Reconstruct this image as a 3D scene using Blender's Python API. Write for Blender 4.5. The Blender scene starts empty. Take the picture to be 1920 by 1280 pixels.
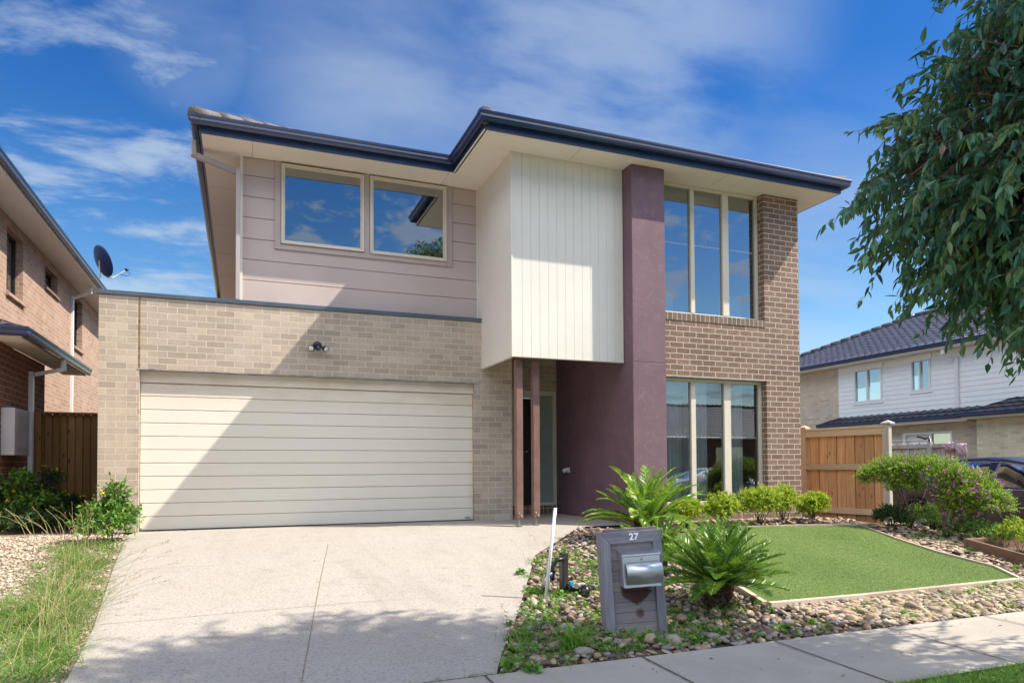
import bpy, math, random
import numpy as np
from mathutils import Vector, Matrix, noise
R_ = math.radians
random.seed(7); rng = np.random.default_rng(11)
sc = bpy.context.scene
COL = sc.collection

# ------------------------------------------------------------------ camera
CZ = 0.815
_yaw, _pit, _rol = R_(21.28), R_(1.375), R_(-0.301)
sa, ca, sp, cp = math.sin(_yaw), math.cos(_yaw), math.sin(_pit), math.cos(_pit)
F = Vector((sa*cp, ca*cp, sp)); U0 = Vector((-sa*sp, -ca*sp, cp)); R0 = Vector((ca, -sa, 0))
RR = R0*math.cos(_rol)+U0*math.sin(_rol); UU = -R0*math.sin(_rol)+U0*math.cos(_rol)
cam = bpy.data.cameras.new('camera'); camo = bpy.data.objects.new('camera', cam); COL.objects.link(camo)
cam.sensor_width = 36; cam.sensor_fit = 'HORIZONTAL'; cam.lens = 1301.027*36/1920
cam.shift_y = (846.268-640)/1920; cam.clip_start = .05; cam.clip_end = 3000
camo.matrix_world = Matrix(((RR.x, UU.x, -F.x, 0), (RR.y, UU.y, -F.y, 0), (RR.z, UU.z, -F.z, CZ), (0, 0, 0, 1)))
sc.camera = camo

# ------------------------------------------------------------------ light
SUN = Vector((2.1, -1.0, 2.8)).normalized()
SUN_EL = math.asin(SUN.z); SUN_AZ = math.atan2(SUN.x, SUN.y)
sl = bpy.data.lights.new('sun', 'SUN'); sl.energy = 3.4; sl.angle = R_(.5); sl.color = (1, .90, .76)
so = bpy.data.objects.new('sun', sl); COL.objects.link(so); so.rotation_euler = (-SUN).to_track_quat('-Z', 'Y').to_euler()
so.location = (6, -4, 12)
sc.view_settings.view_transform = 'Standard'; sc.view_settings.look = 'None'
sc.view_settings.exposure = 1.27; sc.view_settings.gamma = 1

def N(nt, t, ins=None, **kw):
    n = nt.nodes.new(t)
    for k, v in kw.items(): setattr(n, k, v)
    for k, v in (ins or {}).items():
        s = n.inputs[k]
        if isinstance(v, bpy.types.NodeSocket): nt.links.new(v, s)
        elif isinstance(v, (tuple, list)) and len(v) == 3 and s.type == 'RGBA': s.default_value = (*v, 1)
        else: s.default_value = v
    return n
def MA(nt, op, a, b=0., c=0., clamp=False): return N(nt, 'ShaderNodeMath', {0: a, 1: b, 2: c}, operation=op, use_clamp=clamp).outputs[0]
def MIX(nt, f, a, b, mode='MIX'): return N(nt, 'ShaderNodeMix', {0: f, 6: a, 7: b}, data_type='RGBA', blend_type=mode).outputs[2]
def MR(nt, v, a, b, c=0., d=1.): return N(nt, 'ShaderNodeMapRange', {0: v, 1: a, 2: b, 3: c, 4: d}, interpolation_type='SMOOTHSTEP').outputs[0]
def NOI(nt, vec, scale, det=4., rough=.5, dist=0.): return N(nt, 'ShaderNodeTexNoise', {'Vector': vec, 'Scale': scale, 'Detail': det, 'Roughness': rough, 'Distortion': dist}).outputs[0]

w = bpy.data.worlds.new('World'); sc.world = w; w.use_nodes = True; nt = w.node_tree; nt.nodes.clear()
sky = N(nt, 'ShaderNodeTexSky', sky_type='NISHITA'); sky.sun_disc = False
sky.sun_elevation = SUN_EL; sky.sun_rotation = SUN_AZ; sky.altitude = 100; sky.air_density = 1.0; sky.dust_density = .25; sky.ozone_density = 3.0
tc = N(nt, 'ShaderNodeTexCoord').outputs['Generated']
sep = N(nt, 'ShaderNodeSeparateXYZ', {0: tc})
dz = MA(nt, 'MAXIMUM', MA(nt, 'ADD', sep.outputs[2], .16), .05)
pv = N(nt, 'ShaderNodeCombineXYZ', {0: MA(nt, 'DIVIDE', sep.outputs[0], dz), 1: MA(nt, 'DIVIDE', sep.outputs[1], dz), 2: 0.})
pst = N(nt, 'ShaderNodeMapping', {0: pv.outputs[0], 'Scale': (1, 1.7, 1), 'Rotation': (0, 0, R_(28))}).outputs[0]
def pix(u, v): return (F + RR*((u-960)/1301.027) + UU*((846.268-v)/1301.027)).normalized()
def patch(u, v, rad, soft, vec=None):
    d = vec or pix(u, v)
    dt = N(nt, 'ShaderNodeVectorMath', {0: tc, 1: tuple(d)}, operation='DOT_PRODUCT').outputs['Value']
    return MR(nt, dt, math.cos(R_(rad+soft)), math.cos(R_(max(rad-soft, .1))))
wisp = NOI(nt, pst, 2.6, 10., .6, .25)
soft = NOI(nt, pst, 1.1, 6., .5, .3)
fine = NOI(nt, pst, 5.5, 8., .6, .5)
c1 = MA(nt, 'MULTIPLY', MR(nt, MA(nt, 'MULTIPLY_ADD', wisp, .4, MA(nt, 'MULTIPLY', soft, .6)), .36, .56), MA(nt, 'MULTIPLY', patch(1120, 50, 10, 8), .68), clamp=True)
c1b = MA(nt, 'MULTIPLY', MR(nt, soft, .30, .75, 0, .8), patch(800, 30, 9, 8))
c2 = MA(nt, 'MULTIPLY', MR(nt, wisp, .45, .64, 0, .9), patch(170, 330, 10, 8))
c3 = MA(nt, 'MULTIPLY', MR(nt, wisp, .48, .68, 0, .65), patch(60, 120, 9, 7))
c4 = MA(nt, 'MULTIPLY', MR(nt, soft, .35, .65, 0, .55), patch(1560, 500, 8, 7))
c5 = MA(nt, 'MULTIPLY', MR(nt, wisp, .42, .66, 0, .7), patch(330, 560, 5, 4))
c6 = MA(nt, 'MULTIPLY', MR(nt, soft, .35, .65, 0, .5), patch(345, 55, 3, 3))
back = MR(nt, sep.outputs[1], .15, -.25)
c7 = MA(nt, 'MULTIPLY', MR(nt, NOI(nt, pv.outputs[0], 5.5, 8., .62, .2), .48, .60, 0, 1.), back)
tot = c1
for c in (c1b, c2, c3, c4, c5, c6, c7): tot = MA(nt, 'MAXIMUM', tot, c)
skyc = N(nt, 'ShaderNodeHueSaturation', {'Color': sky.outputs[0], 'Hue': .503, 'Saturation': 1.25, 'Value': 1.}).outputs[0]
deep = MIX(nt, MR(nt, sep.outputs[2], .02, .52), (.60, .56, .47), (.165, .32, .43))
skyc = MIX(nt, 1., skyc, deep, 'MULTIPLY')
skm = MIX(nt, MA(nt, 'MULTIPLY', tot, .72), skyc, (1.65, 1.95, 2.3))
# bright unseen cloud, added for fill light, high behind the camera and overhead
fill_cloud = MA(nt, 'MULTIPLY', MA(nt, 'MULTIPLY', MR(nt, sep.outputs[2], .44, .56), MR(nt, sep.outputs[2], .90, .74)), MR(nt, MA(nt, 'MULTIPLY_ADD', NOI(nt, pv.outputs[0], 1.6, 6., .6, .3), .5, MA(nt, 'MULTIPLY', sep.outputs[1], -1.)), -.30, .20))
skm = MIX(nt, fill_cloud, skm, (7.4, 7.6, 8.3))
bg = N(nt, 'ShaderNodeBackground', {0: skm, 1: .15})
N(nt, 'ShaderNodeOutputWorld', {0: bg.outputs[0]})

# ------------------------------------------------------------------ materials
def newmat(name):
    m = bpy.data.materials.new(name); m.use_nodes = True; nt = m.node_tree
    return m, nt, nt.nodes['Principled BSDF']
def objco(nt): return N(nt, 'ShaderNodeTexCoord').outputs['Object']
def L(nt, a, b): nt.links.new(a, b)
def bump(nt, bs, h, st=.3, dist=.01):
    b = N(nt, 'ShaderNodeBump', {'Height': h, 'Strength': st, 'Distance': dist}); L(nt, b.outputs[0], bs.inputs['Normal']); return b
def plain(name, c, rough=.6, metal=0., var=.12, vs=3., bs=0., bsc=60., spec=.5, c2=None, aniso=None):
    m, nt, b = newmat(name); co = objco(nt)
    n = NOI(nt, co, vs, 6., .6)
    d = c2 or tuple(x*(1-var*2.2) for x in c)
    L(nt, MIX(nt, MR(nt, n, .35, .7), c, d), b.inputs['Base Color'])
    b.inputs['Roughness'].default_value = rough; b.inputs['Metallic'].default_value = metal
    b.inputs['Specular IOR Level'].default_value = spec
    if aniso:
        mp = N(nt, 'ShaderNodeMapping', {0: co, 'Scale': aniso}).outputs[0]
        n2 = NOI(nt, mp, 60., 3.); L(nt, MA(nt, 'MULTIPLY_ADD', n2, .25, rough-.1), b.inputs['Roughness']); bump(nt, b, n2, .08, .002)
    elif bs: bump(nt, b, NOI(nt, co, bsc, 4., .65), bs, .01)
    return m
def brick(name, ca_, cb_, mort, speck=0., rough=.85, bw=.24, rh=.086, ms=.0055, off=(0, 0, 0), soldier=False, stain=None, rustic=.25):
    m, nt, b = newmat(name); co = objco(nt); s = N(nt, 'ShaderNodeSeparateXYZ', {0: co})
    u = MA(nt, 'ADD', MA(nt, 'ADD', s.outputs[0], s.outputs[1]), off[0]); z = MA(nt, 'ADD', s.outputs[2], off[1])
    v = N(nt, 'ShaderNodeCombineXYZ', {0: u, 1: z, 2: 0.}).outputs[0]
    wob = N(nt, 'ShaderNodeVectorMath', {0: N(nt, 'ShaderNodeTexNoise', {'Vector': co, 'Scale': 9., 'Detail': 3.}).outputs[1], 1: (.5, .5, .5)}, operation='SUBTRACT').outputs[0]
    wob = N(nt, 'ShaderNodeVectorMath', {0: wob, 3: .004}, operation='SCALE').outputs[0]
    v = N(nt, 'ShaderNodeVectorMath', {0: v, 1: wob}, operation='ADD').outputs[0]
    t = N(nt, 'ShaderNodeTexBrick', {'Vector': v, 'Color1': (0, 0, 0), 'Color2': (1, 1, 1), 'Mortar': (.5, .5, .5), 'Scale': 1., 'Mortar Size': ms, 'Mortar Smooth': .12, 'Bias': 0., 'Brick Width': bw, 'Row Height': rh}, offset=0. if soldier else .5)
    rnd = t.outputs[0]
    n1 = NOI(nt, co, 38., 6., .7); n2 = NOI(nt, co, 1.1, 4., .6)
    base = MIX(nt, rnd, ca_, cb_)
    base = MIX(nt, MR(nt, n1, .3, .75, 0, .45), base, tuple(x*.72 for x in ca_))
    base = MIX(nt, MR(nt, n2, .4, .75, 0, .35), base, tuple(min(1, x*1.18) for x in cb_))
    base = MIX(nt, MR(nt, rnd, .84, .90, 0, .45), base, tuple(x*.55 for x in ca_)); base = MIX(nt, MR(nt, rnd, .10, .06, 0, .4), base, tuple(min(1, x*1.3) for x in cb_))
    streak = NOI(nt, N(nt, 'ShaderNodeMapping', {0: co, 'Scale': (1.5, 1.5, .35)}).outputs[0], 1.6, 7., .7); base = MIX(nt, MR(nt, streak, .50, .78, 0, .4), base, tuple(x*.6 for x in ca_))
    if speck:
        ns = NOI(nt, N(nt, 'ShaderNodeMapping', {0: co, 'Scale': (1, 1, .45)}).outputs[0], 95., 3., .7)
        base = MIX(nt, MR(nt, ns, .50, .60, 0, speck), base, (.045, .032, .03))
        ns2 = NOI(nt, co, 60., 3., .7); base = MIX(nt, MR(nt, ns2, .58, .7, 0, .5), base, (.36, .27, .21))
    mc = MIX(nt, MR(nt, n1, .3, .8, 0, .5), mort, tuple(x*.75 for x in mort))
    col = MIX(nt, t.outputs[1], base, mc)
    L(nt, col, b.inputs['Base Color']); b.inputs['Roughness'].default_value = rough; b.inputs['Specular IOR Level'].default_value = .25
    h = MA(nt, 'ADD', MA(nt, 'MULTIPLY', t.outputs[1], -1.), MA(nt, 'MULTIPLY', n1, rustic))
    h = MA(nt, 'ADD', h, MA(nt, 'MULTIPLY', rnd, .12))
    bump(nt, b, h, .75, .006)
    return m
def wood(name, a, c, d=(.5,.5,.5), rough=.75, grain=(2, 2, 30), knots=0., use_rnd=True, knotc=(.06, .025, .01)):
    m, nt, b = newmat(name); co = objco(nt)
    rn = N(nt, 'ShaderNodeAttribute', attribute_name='rnd').outputs['Fac']
    sh = N(nt, 'ShaderNodeVectorMath', {0: co, 1: N(nt, 'ShaderNodeCombineXYZ', {0: MA(nt, 'MULTIPLY', rn, 17.), 1: MA(nt, 'MULTIPLY', rn, 5.), 2: MA(nt, 'MULTIPLY', rn, 31.)}).outputs[0]}, operation='ADD').outputs[0]
    mp = N(nt, 'ShaderNodeMapping', {0: sh, 'Scale': grain}).outputs[0]
    n = NOI(nt, mp, 1., 8., .65, .6)
    c1_ = MIX(nt, MR(nt, n, .35, .65), a, c)
    n3 = NOI(nt, N(nt, 'ShaderNodeMapping', {0: sh, 'Scale': tuple(g*.2 for g in grain)}).outputs[0], 1., 3.)
    c1_ = MIX(nt, MR(nt, n3, .45, .7, 0, .7), c1_, d)
    if knots:
        vo = N(nt, 'ShaderNodeTexVoronoi', {'Vector': N(nt, 'ShaderNodeMapping', {0: sh, 'Scale': (9, 9, 3.6)}).outputs[0], 'Scale': 1.})
        c1_ = MIX(nt, MR(nt, vo.outputs['Distance'], .17, .07, 0, knots), c1_, knotc)
    c1_ = MIX(nt, MA(nt, 'MULTIPLY', rn, .55, clamp=True), c1_, tuple(x*.45 for x in a)); c1_ = MIX(nt, MR(nt, rn, 1.5, 2.5), c1_, (.02, .012, .008))
    L(nt, c1_, b.inputs['Base Color']); b.inputs['Roughness'].default_value = rough; b.inputs['Specular IOR Level'].default_value = .3
    bump(nt, b, n, .35, .004)
    return m
def leafmat(name, cols, trans=.3, rough=.45, spec=.4):
    m, nt, b = newmat(name)
    rn = N(nt, 'ShaderNodeAttribute', attribute_name='rnd').outputs['Fac']
    cr = N(nt, 'ShaderNodeValToRGB', {0: rn}); e = cr.color_ramp.elements
    e[0].color = (*cols[0], 1); e[1].color = (*cols[-1], 1); e[1].position = 1
    for i, c in enumerate(cols[1:-1]): k = e.new((i+1)/(len(cols)-1)); k.color = (*c, 1)
    L(nt, cr.outputs[0], b.inputs['Base Color']); b.inputs['Roughness'].default_value = rough; b.inputs['Specular IOR Level'].default_value = spec
    tr = N(nt, 'ShaderNodeBsdfTranslucent', {0: MIX(nt, .5, cr.outputs[0], (.25, .4, .04))})
    mx = N(nt, 'ShaderNodeMixShader', {0: trans, 1: b.outputs[0], 2: tr.outputs[0]})
    L(nt, mx.outputs[0], nt.nodes['Material Output'].inputs[0])
    return m
def glass(name, tint=(.5, .56, .6), refl=.36, rough=0.):
    m, nt, b = newmat(name); nt.nodes.remove(b)
    lw = N(nt, 'ShaderNodeFresnel', {'IOR': 1.5}).outputs[0]
    f = MA(nt, 'ADD', MA(nt, 'MULTIPLY', lw, .9), refl-.04, clamp=True)
    co = objco(nt); nn = NOI(nt, co, .9, 2.)
    bp = N(nt, 'ShaderNodeBump', {'Height': nn, 'Strength': .05, 'Distance': .02})
    t = N(nt, 'ShaderNodeBsdfTransparent', {0: tint}); g = N(nt, 'ShaderNodeBsdfGlossy', {0: (.92, .96, 1), 'Roughness': rough, 'Normal': bp.outputs[0]})
    mx = N(nt, 'ShaderNodeMixShader', {0: f, 1: t.outputs[0], 2: g.outputs[0]})
    L(nt, mx.outputs[0], nt.nodes['Material Output'].inputs[0]); return m

M = {}
M['brick_light'] = brick('brick_light', (.36, .30, .245), (.50, .43, .35), (.62, .53, .41), off=(.03, 0), rustic=.3)
M['brick_dark'] = brick('brick_dark', (.21, .13, .10), (.32, .215, .17), (.62, .54, .43), speck=.85, off=(.1, .01), rustic=.6)
M['brick_sill'] = brick('brick_sill', (.17, .12, .09), (.25, .19, .15), (.5, .45, .37), speck=.8, bw=.086, rh=.24, soldier=True, off=(0, .14))
M['brick_salmon'] = brick('brick_salmon', (.34, .22, .16), (.44, .31, .235), (.55, .45, .36), off=(0, .02))
M['brick_red'] = brick('brick_red', (.17, .072, .04), (.27, .12, .07), (.36, .33, .31), off=(0, .0))
M['brick_cream'] = brick('brick_cream', (.66, .57, .38), (.76, .67, .48), (.66, .60, .46), rustic=.2)
M['brick_tan'] = brick('brick_tan', (.56, .47, .35), (.64, .55, .42), (.62, .56, .46), rustic=.2)
M['clad'] = plain('cladding_taupe', (.50, .415, .39), .6, var=.04, vs=1.4, bs=.12, bsc=120)
M['clad_trim'] = plain('trim_taupe', (.43, .36, .335), .5, var=.03)
M['white_clad'] = plain('cladding_offwhite', (.72, .69, .625), .55, var=.03, vs=.9, bs=.05, bsc=80)
M['wboard'] = plain('weatherboard_white', (.84, .87, .85), .5, var=.02)
M['soffit'] = plain('soffit_cream', (.84, .79, .70), .8, var=.03, vs=.8)
def render_mat():
    m, nt, b = newmat('render_plum'); co = objco(nt)
    n = NOI(nt, co, 1.3, 5., .6); n2 = NOI(nt, co, 210., 4., .7); n3 = NOI(nt, co, 6., 7., .72, 2.)
    c = MIX(nt, MR(nt, n, .35, .7), (.19, .115, .145), (.145, .088, .115))
    c = MIX(nt, MR(nt, n2, .4, .75, 0, .6), c, (.14, .085, .10)); c = MIX(nt, MR(nt, n3, .50, .72, 0, .32), c, (.32, .24, .25))
    L(nt, c, b.inputs['Base Color']); b.inputs['Roughness'].default_value = .75; b.inputs['Specular IOR Level'].default_value = .35
    bump(nt, b, MA(nt, 'ADD', n2, MA(nt, 'MULTIPLY', n3, 1.2)), .4, .006); return m
M['plum'] = render_mat()
M['post'] = plain('post_brown', (.21, .115, .095), .55, var=.12, vs=6, bs=.1)
M['navy'] = plain('gutter_navy', (.014, .032, .10), .22, var=.1, spec=.8)
M['dishblue'] = plain('dish_navy', (.010, .022, .085), .5, var=.05)
M['navy_rib'] = plain('fascia_navy', (.016, .04, .13), .3, var=.1, spec=.7)
M['cap'] = plain('cap_flashing', (.10, .13, .17), .35, metal=.3, var=.1)
def door_mat():
    m, nt, b = newmat('garage_door_cream'); co = objco(nt); s = N(nt, 'ShaderNodeSeparateXYZ', {0: co})
    n = NOI(nt, N(nt, 'ShaderNodeMapping', {0: co, 'Scale': (1, 1, 3)}).outputs[0], 2., 7., .65)
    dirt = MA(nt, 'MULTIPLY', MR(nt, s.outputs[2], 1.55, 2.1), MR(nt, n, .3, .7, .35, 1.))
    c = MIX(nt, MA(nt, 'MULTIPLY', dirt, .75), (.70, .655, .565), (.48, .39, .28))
    c = MIX(nt, MR(nt, NOI(nt, co, 6., 6.), .4, .8, 0, .12), c, (.55, .50, .42))
    L(nt, c, b.inputs['Base Color']); b.inputs['Roughness'].default_value = .42
    bump(nt, b, NOI(nt, N(nt, 'ShaderNodeMapping', {0: co, 'Scale': (6, 6, 60)}).outputs[0], 9., 4.), .12, .003); return m
M['gdoor'] = door_mat()
M['frame'] = plain('frame_cream', (.66, .60, .50), .45, var=.03)
M['frame_w'] = plain('frame_white', (.78, .78, .76), .4, var=.02)
M['pipe_taupe'] = plain('pipe_taupe', (.40, .36, .36), .45, var=.03)
M['glass'] = glass('window_glass'); M['glass_low'] = glass('window_glass_tinted', (.70, .75, .78), .20); M['frost'] = plain('frosted_glass', (.30, .36, .33), .25, var=.1, vs=1.)
M['room'] = plain('room_paint', (.27, .27, .28), .9); M['curtain'] = plain('sheer_curtain', (.80, .82, .85), .9, var=.1)
M['black'] = plain('black_plastic', (.012, .013, .018), .35, var=.1); M['lens'] = plain('lamp_lens', (.75, .76, .72), .2)
M['boxgrey'] = plain('meter_box_grey', (.42, .43, .45), .5, var=.06)
M['white'] = plain('white_plastic', (.75, .76, .76), .4, var=.03)
M['galv'] = plain('galvanised_steel', (.42, .37, .32), .45, metal=.5)
M['steel_lintel'] = plain('lintel_steel', (.35, .34, .34), .6, c2=(.16, .17, .2), vs=9.)
M['tile_dark'] = plain('roof_tile_charcoal', (.03, .035, .055), .35, var=.2, vs=5, bs=.2)
M['tile_grey'] = plain('roof_tile_grey', (.085, .085, .11), .32, var=.15, vs=5, bs=.2)
M['tile_brown'] = plain('roof_tile_weathered', (.15, .125, .115), .8, var=.2, vs=8, bs=.3)
def agg():
    m, nt, b = newmat('exposed_aggregate'); co = objco(nt)
    vo = N(nt, 'ShaderNodeTexVoronoi', {'Vector': co, 'Scale': 60.}); cell = N(nt, 'ShaderNodeSeparateColor', {0: vo.outputs['Color']}).outputs[0]
    cr = N(nt, 'ShaderNodeValToRGB', {0: cell}); e = cr.color_ramp.elements; cr.color_ramp.interpolation = 'CONSTANT'
    e[0].color = (.045, .042, .042, 1); e[1].color = (.60, .57, .52, 1); e[1].position = .9
    for p, c in ((.14, (.16, .135, .115)), (.30, (.34, .30, .26)), (.5, (.46, .42, .36)), (.7, (.25, .235, .22)), (.8, (.42, .35, .27))): k = e.new(p); k.color = (*c, 1)
    c = MIX(nt, MR(nt, vo.outputs['Distance'], .005, .010), cr.outputs[0], (.37, .345, .31))
    n = NOI(nt, co, .55, 6., .65); c = MIX(nt, MR(nt, n, .38, .75, 0, .45), c, (.33, .29, .245))
    n2 = NOI(nt, co, 3.5, 6., .75); c = MIX(nt, MR(nt, n2, .50, .75, 0, .42), c, (.20, .18, .16)); n4 = NOI(nt, N(nt, 'ShaderNodeMapping', {0: co, 'Scale': (1.6, .22, 1)}).outputs[0], 1., 6., .7, .5); c = MIX(nt, MR(nt, n4, .50, .72, 0, .38), c, (.24, .21, .175))
    n3 = NOI(nt, co, 48., 3., .85); c = MIX(nt, MR(nt, n3, .50, .62, 0, .48), c, (.12, .11, .105))
    L(nt, c, b.inputs['Base Color']); b.inputs['Roughness'].default_value = .8
    bump(nt, b, MA(nt, 'SUBTRACT', 1., vo.outputs['Distance']), .5, .004); return m
M['agg'] = agg()
def conc():
    m, nt, b = newmat('footpath_concrete'); co = objco(nt)
    n = NOI(nt, co, 1.6, 7., .65); n2 = NOI(nt, co, 120., 4., .7); n3 = NOI(nt, co, 7., 6., .7)
    c = MIX(nt, MR(nt, n, .35, .7), (.40, .37, .32), (.33, .30, .26)); c = MIX(nt, MR(nt, n2, .35, .8, 0, .35), c, (.27, .25, .22)); c = MIX(nt, MR(nt, n3, .6, .75, 0, .3), c, (.30, .27, .22))
    L(nt, c, b.inputs['Base Color']); b.inputs['Roughness'].default_value = .85; bump(nt, b, n2, .25, .004); return m
M['conc'] = conc()
def soil(name, a, b_, c_, sc1=14.):
    m, nt, b = newmat(name); co = objco(nt)
    vo = N(nt, 'ShaderNodeTexVoronoi', {'Vector': co, 'Scale': 42.}); r = N(nt, 'ShaderNodeSeparateColor', {0: vo.outputs['Color']}).outputs[0]
    n = NOI(nt, co, sc1, 7., .7); n2 = NOI(nt, co, 1., 5.)
    c = MIX(nt, MR(nt, n, .3, .7), a, b_); c = MIX(nt, MA(nt, 'MULTIPLY', r, .6), c, c_); c = MIX(nt, MR(nt, n2, .4, .7, 0, .4), c, a)
    L(nt, c, b.inputs['Base Color']); b.inputs['Roughness'].default_value = .95; bump(nt, b, MA(nt, 'ADD', n, MA(nt, 'MULTIPLY', vo.outputs['Distance'], -8.)), .7, .02); return m
M['soil'] = soil('garden_soil', (.13, .09, .06), (.24, .18, .12), (.34, .27, .20))
M['mulch'] = soil('left_gravel_base', (.40, .30, .22), (.26, .18, .13), (.55, .43, .34))
M['turf_base'] = plain('turf_base', (.14, .20, .06), .95, var=.25, vs=60., bs=.6, bsc=150., c2=(.07, .13, .03))
M['grassbase'] = plain('verge_soil', (.06, .09, .03), .95, var=.3, vs=20.)
M['asphalt'] = plain('asphalt', (.06, .06, .062), .9, var=.2, vs=40., bs=.4, bsc=200)
M['edge'] = wood('lawn_edging', (.62, .50, .40), (.50, .38, .29), (.68, .60, .52), grain=(3, 3, 20))
M['fence'] = wood('fence_pine', (.60, .29, .12), (.78, .47, .24), (.62, .33, .16), grain=(22, 22, 1.6), knots=.8)
M['fence_rail'] = wood('fence_rail_pine', (.60, .43, .27), (.70, .53, .35), (.64, .48, .33), grain=(4, 4, 40))
M['fence_dark'] = wood('fence_brown', (.26, .14, .045), (.36, .20, .075), (.22, .12, .05), grain=(22, 22, 1.6), knots=.8)
M['fence_post_g'] = wood('post_weathered', (.50, .44, .36), (.60, .55, .48), (.45, .42, .38), grain=(14, 14, 2))
M['fence_grey'] = wood('paling_grey', (.36, .36, .36), (.46, .45, .44), (.30, .18, .12), grain=(14, 14, 1.5))
M['mbwood'] = wood('letterbox_timber', (.20, .195, .23), (.31, .30, .34), (.25, .245, .295), grain=(40, 40, 2.), rough=.8)
M['mbrail'] = wood('letterbox_timber_rail', (.20, .195, .23), (.31, .30, .34), (.25, .245, .295), grain=(2, 2, 45), rough=.8)
def slatmat():
    m = wood('letterbox_slats', (.24, .21, .215), (.34, .31, .32), (.28, .23, .24), grain=(3, 3, 60), rough=.8); nt = m.node_tree; b = nt.nodes['Principled BSDF']
    co = objco(nt); s = N(nt, 'ShaderNodeSeparateXYZ', {0: co}); old = b.inputs['Base Color'].links[0].from_socket
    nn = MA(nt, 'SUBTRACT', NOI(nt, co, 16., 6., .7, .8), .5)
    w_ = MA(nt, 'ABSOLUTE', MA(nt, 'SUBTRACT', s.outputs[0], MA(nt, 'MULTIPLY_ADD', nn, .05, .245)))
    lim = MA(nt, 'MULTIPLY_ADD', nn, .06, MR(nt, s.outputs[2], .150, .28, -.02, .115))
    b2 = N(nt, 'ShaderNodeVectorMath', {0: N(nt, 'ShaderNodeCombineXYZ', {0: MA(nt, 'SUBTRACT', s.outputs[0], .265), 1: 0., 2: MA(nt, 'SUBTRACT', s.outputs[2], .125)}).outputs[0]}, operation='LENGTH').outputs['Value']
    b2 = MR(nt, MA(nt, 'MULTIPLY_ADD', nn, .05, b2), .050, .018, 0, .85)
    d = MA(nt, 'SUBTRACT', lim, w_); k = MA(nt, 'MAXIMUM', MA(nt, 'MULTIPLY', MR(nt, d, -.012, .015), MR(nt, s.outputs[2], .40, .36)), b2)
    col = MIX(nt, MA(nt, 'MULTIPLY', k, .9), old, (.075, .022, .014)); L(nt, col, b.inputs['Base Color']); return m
M['mbslat'] = slatmat()
M['stainless'] = plain('stainless_steel', (.74, .76, .80), .40, metal=1., var=.04, aniso=(1, 40, 40))
M['carpaint'] = plain('car_paint_navy', (.014, .010, .022), .32, var=.05, spec=.9); M['carpaint'].node_tree.nodes['Principled BSDF'].inputs['Coat Weight'].default_value = .35
M['carglass'] = glass('car_glass', (.10, .10, .11), .12); M['chrome'] = plain('chrome_trim', (.7, .7, .72), .12, metal=1.); M['rubber'] = plain('tyre_rubber', (.02, .02, .02), .85)
M['alloy'] = plain('wheel_alloy', (.45, .46, .48), .3, metal=.9)
M['carwhite'] = plain('car_paint_white', (.7, .7, .7), .2)
M['bark'] = plain('bark', (.17, .12, .09), .9, var=.25, vs=14., bs=.8, bsc=30); M['twig_red'] = plain('twig_red', (.22, .07, .06), .6)
M['palm_trunk'] = plain('cycad_trunk', (.16, .09, .05), .95, var=.35, vs=30., bs=1., bsc=40)
M['leaf_tree'] = leafmat('leaf_tree', [(.014, .060, .052), (.030, .115, .085), (.052, .17, .105), (.09, .23, .10), (.13, .19, .035), (.20, .10, .06)], .25, .34, .6)
M['leaf_cycad'] = leafmat('leaf_cycad', [(.03, .11, .018), (.085, .23, .024), (.26, .42, .035), (.52, .62, .07)], .3, .32, .6)
M['leaf_gold'] = leafmat('leaf_gold', [(.07, .19, .012), (.20, .40, .018), (.44, .60, .03), (.70, .74, .05)], .4)
M['leaf_box'] = leafmat('leaf_shrub', [(.04, .12, .012), (.13, .29, .02), (.30, .50, .04), (.48, .62, .08)], .38)
M['leaf_dark'] = leafmat('leaf_dark', [(.012, .04, .012), (.03, .08, .02), (.05, .12, .03)], .2)
M['leaf_weed'] = leafmat('leaf_weed', [(.035, .11, .02), (.08, .21, .03), (.15, .32, .05), (.20, .32, .06)], .3)
M['grass_green'] = leafmat('grass_green', [(.05, .15, .015), (.12, .28, .025), (.20, .40, .04), (.34, .42, .12)], .32)
M['grass_turf'] = leafmat('grass_turf', [(.12, .20, .045), (.18, .28, .065), (.26, .36, .10), (.36, .42, .17)], .2, .6, .2)
M['grass_dry'] = leafmat('grass_dry', [(.04, .14, .02), (.09, .24, .03), (.17, .31, .05), (.30, .34, .10), (.52, .42, .24)], .3, .6)
M['seed'] = leafmat('seed_heads', [(.45, .30, .18), (.58, .44, .28), (.35, .20, .14)], .3, .7)
M['fl_purple'] = leafmat('flower_purple', [(.36, .04, .45), (.58, .10, .60), (.75, .28, .66)], .2); M['fl_yellow'] = leafmat('flower_yellow', [(.75, .55, .03), (.8, .68, .06)], .2)
M['stone'] = leafmat('pebble_stone', [(.11, .09, .09), (.20, .12, .10), (.28, .20, .15), (.36, .24, .13), (.38, .32, .26), (.19, .185, .20), (.27, .20, .17), (.44, .40, .35)], 0, .7, .3)
M['stone_tan'] = leafmat('pebble_tan', [(.25, .17, .12), (.36, .26, .18), (.42, .33, .24), (.50, .41, .30), (.27, .22, .19), (.40, .27, .18)], 0, .75, .3)
M['grav_left'] = leafmat('gravel_left', [(.30, .24, .19), (.42, .35, .27), (.50, .43, .34), (.38, .31, .27), (.56, .50, .42)], 0, .8, .3)
M['pink'] = plain('towel_pink', (.50, .36, .42), .95, var=.1, bs=.4, bsc=100.)
M['num'] = plain('number_white', (.9, .9, .9), .5, var=.02)

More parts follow.
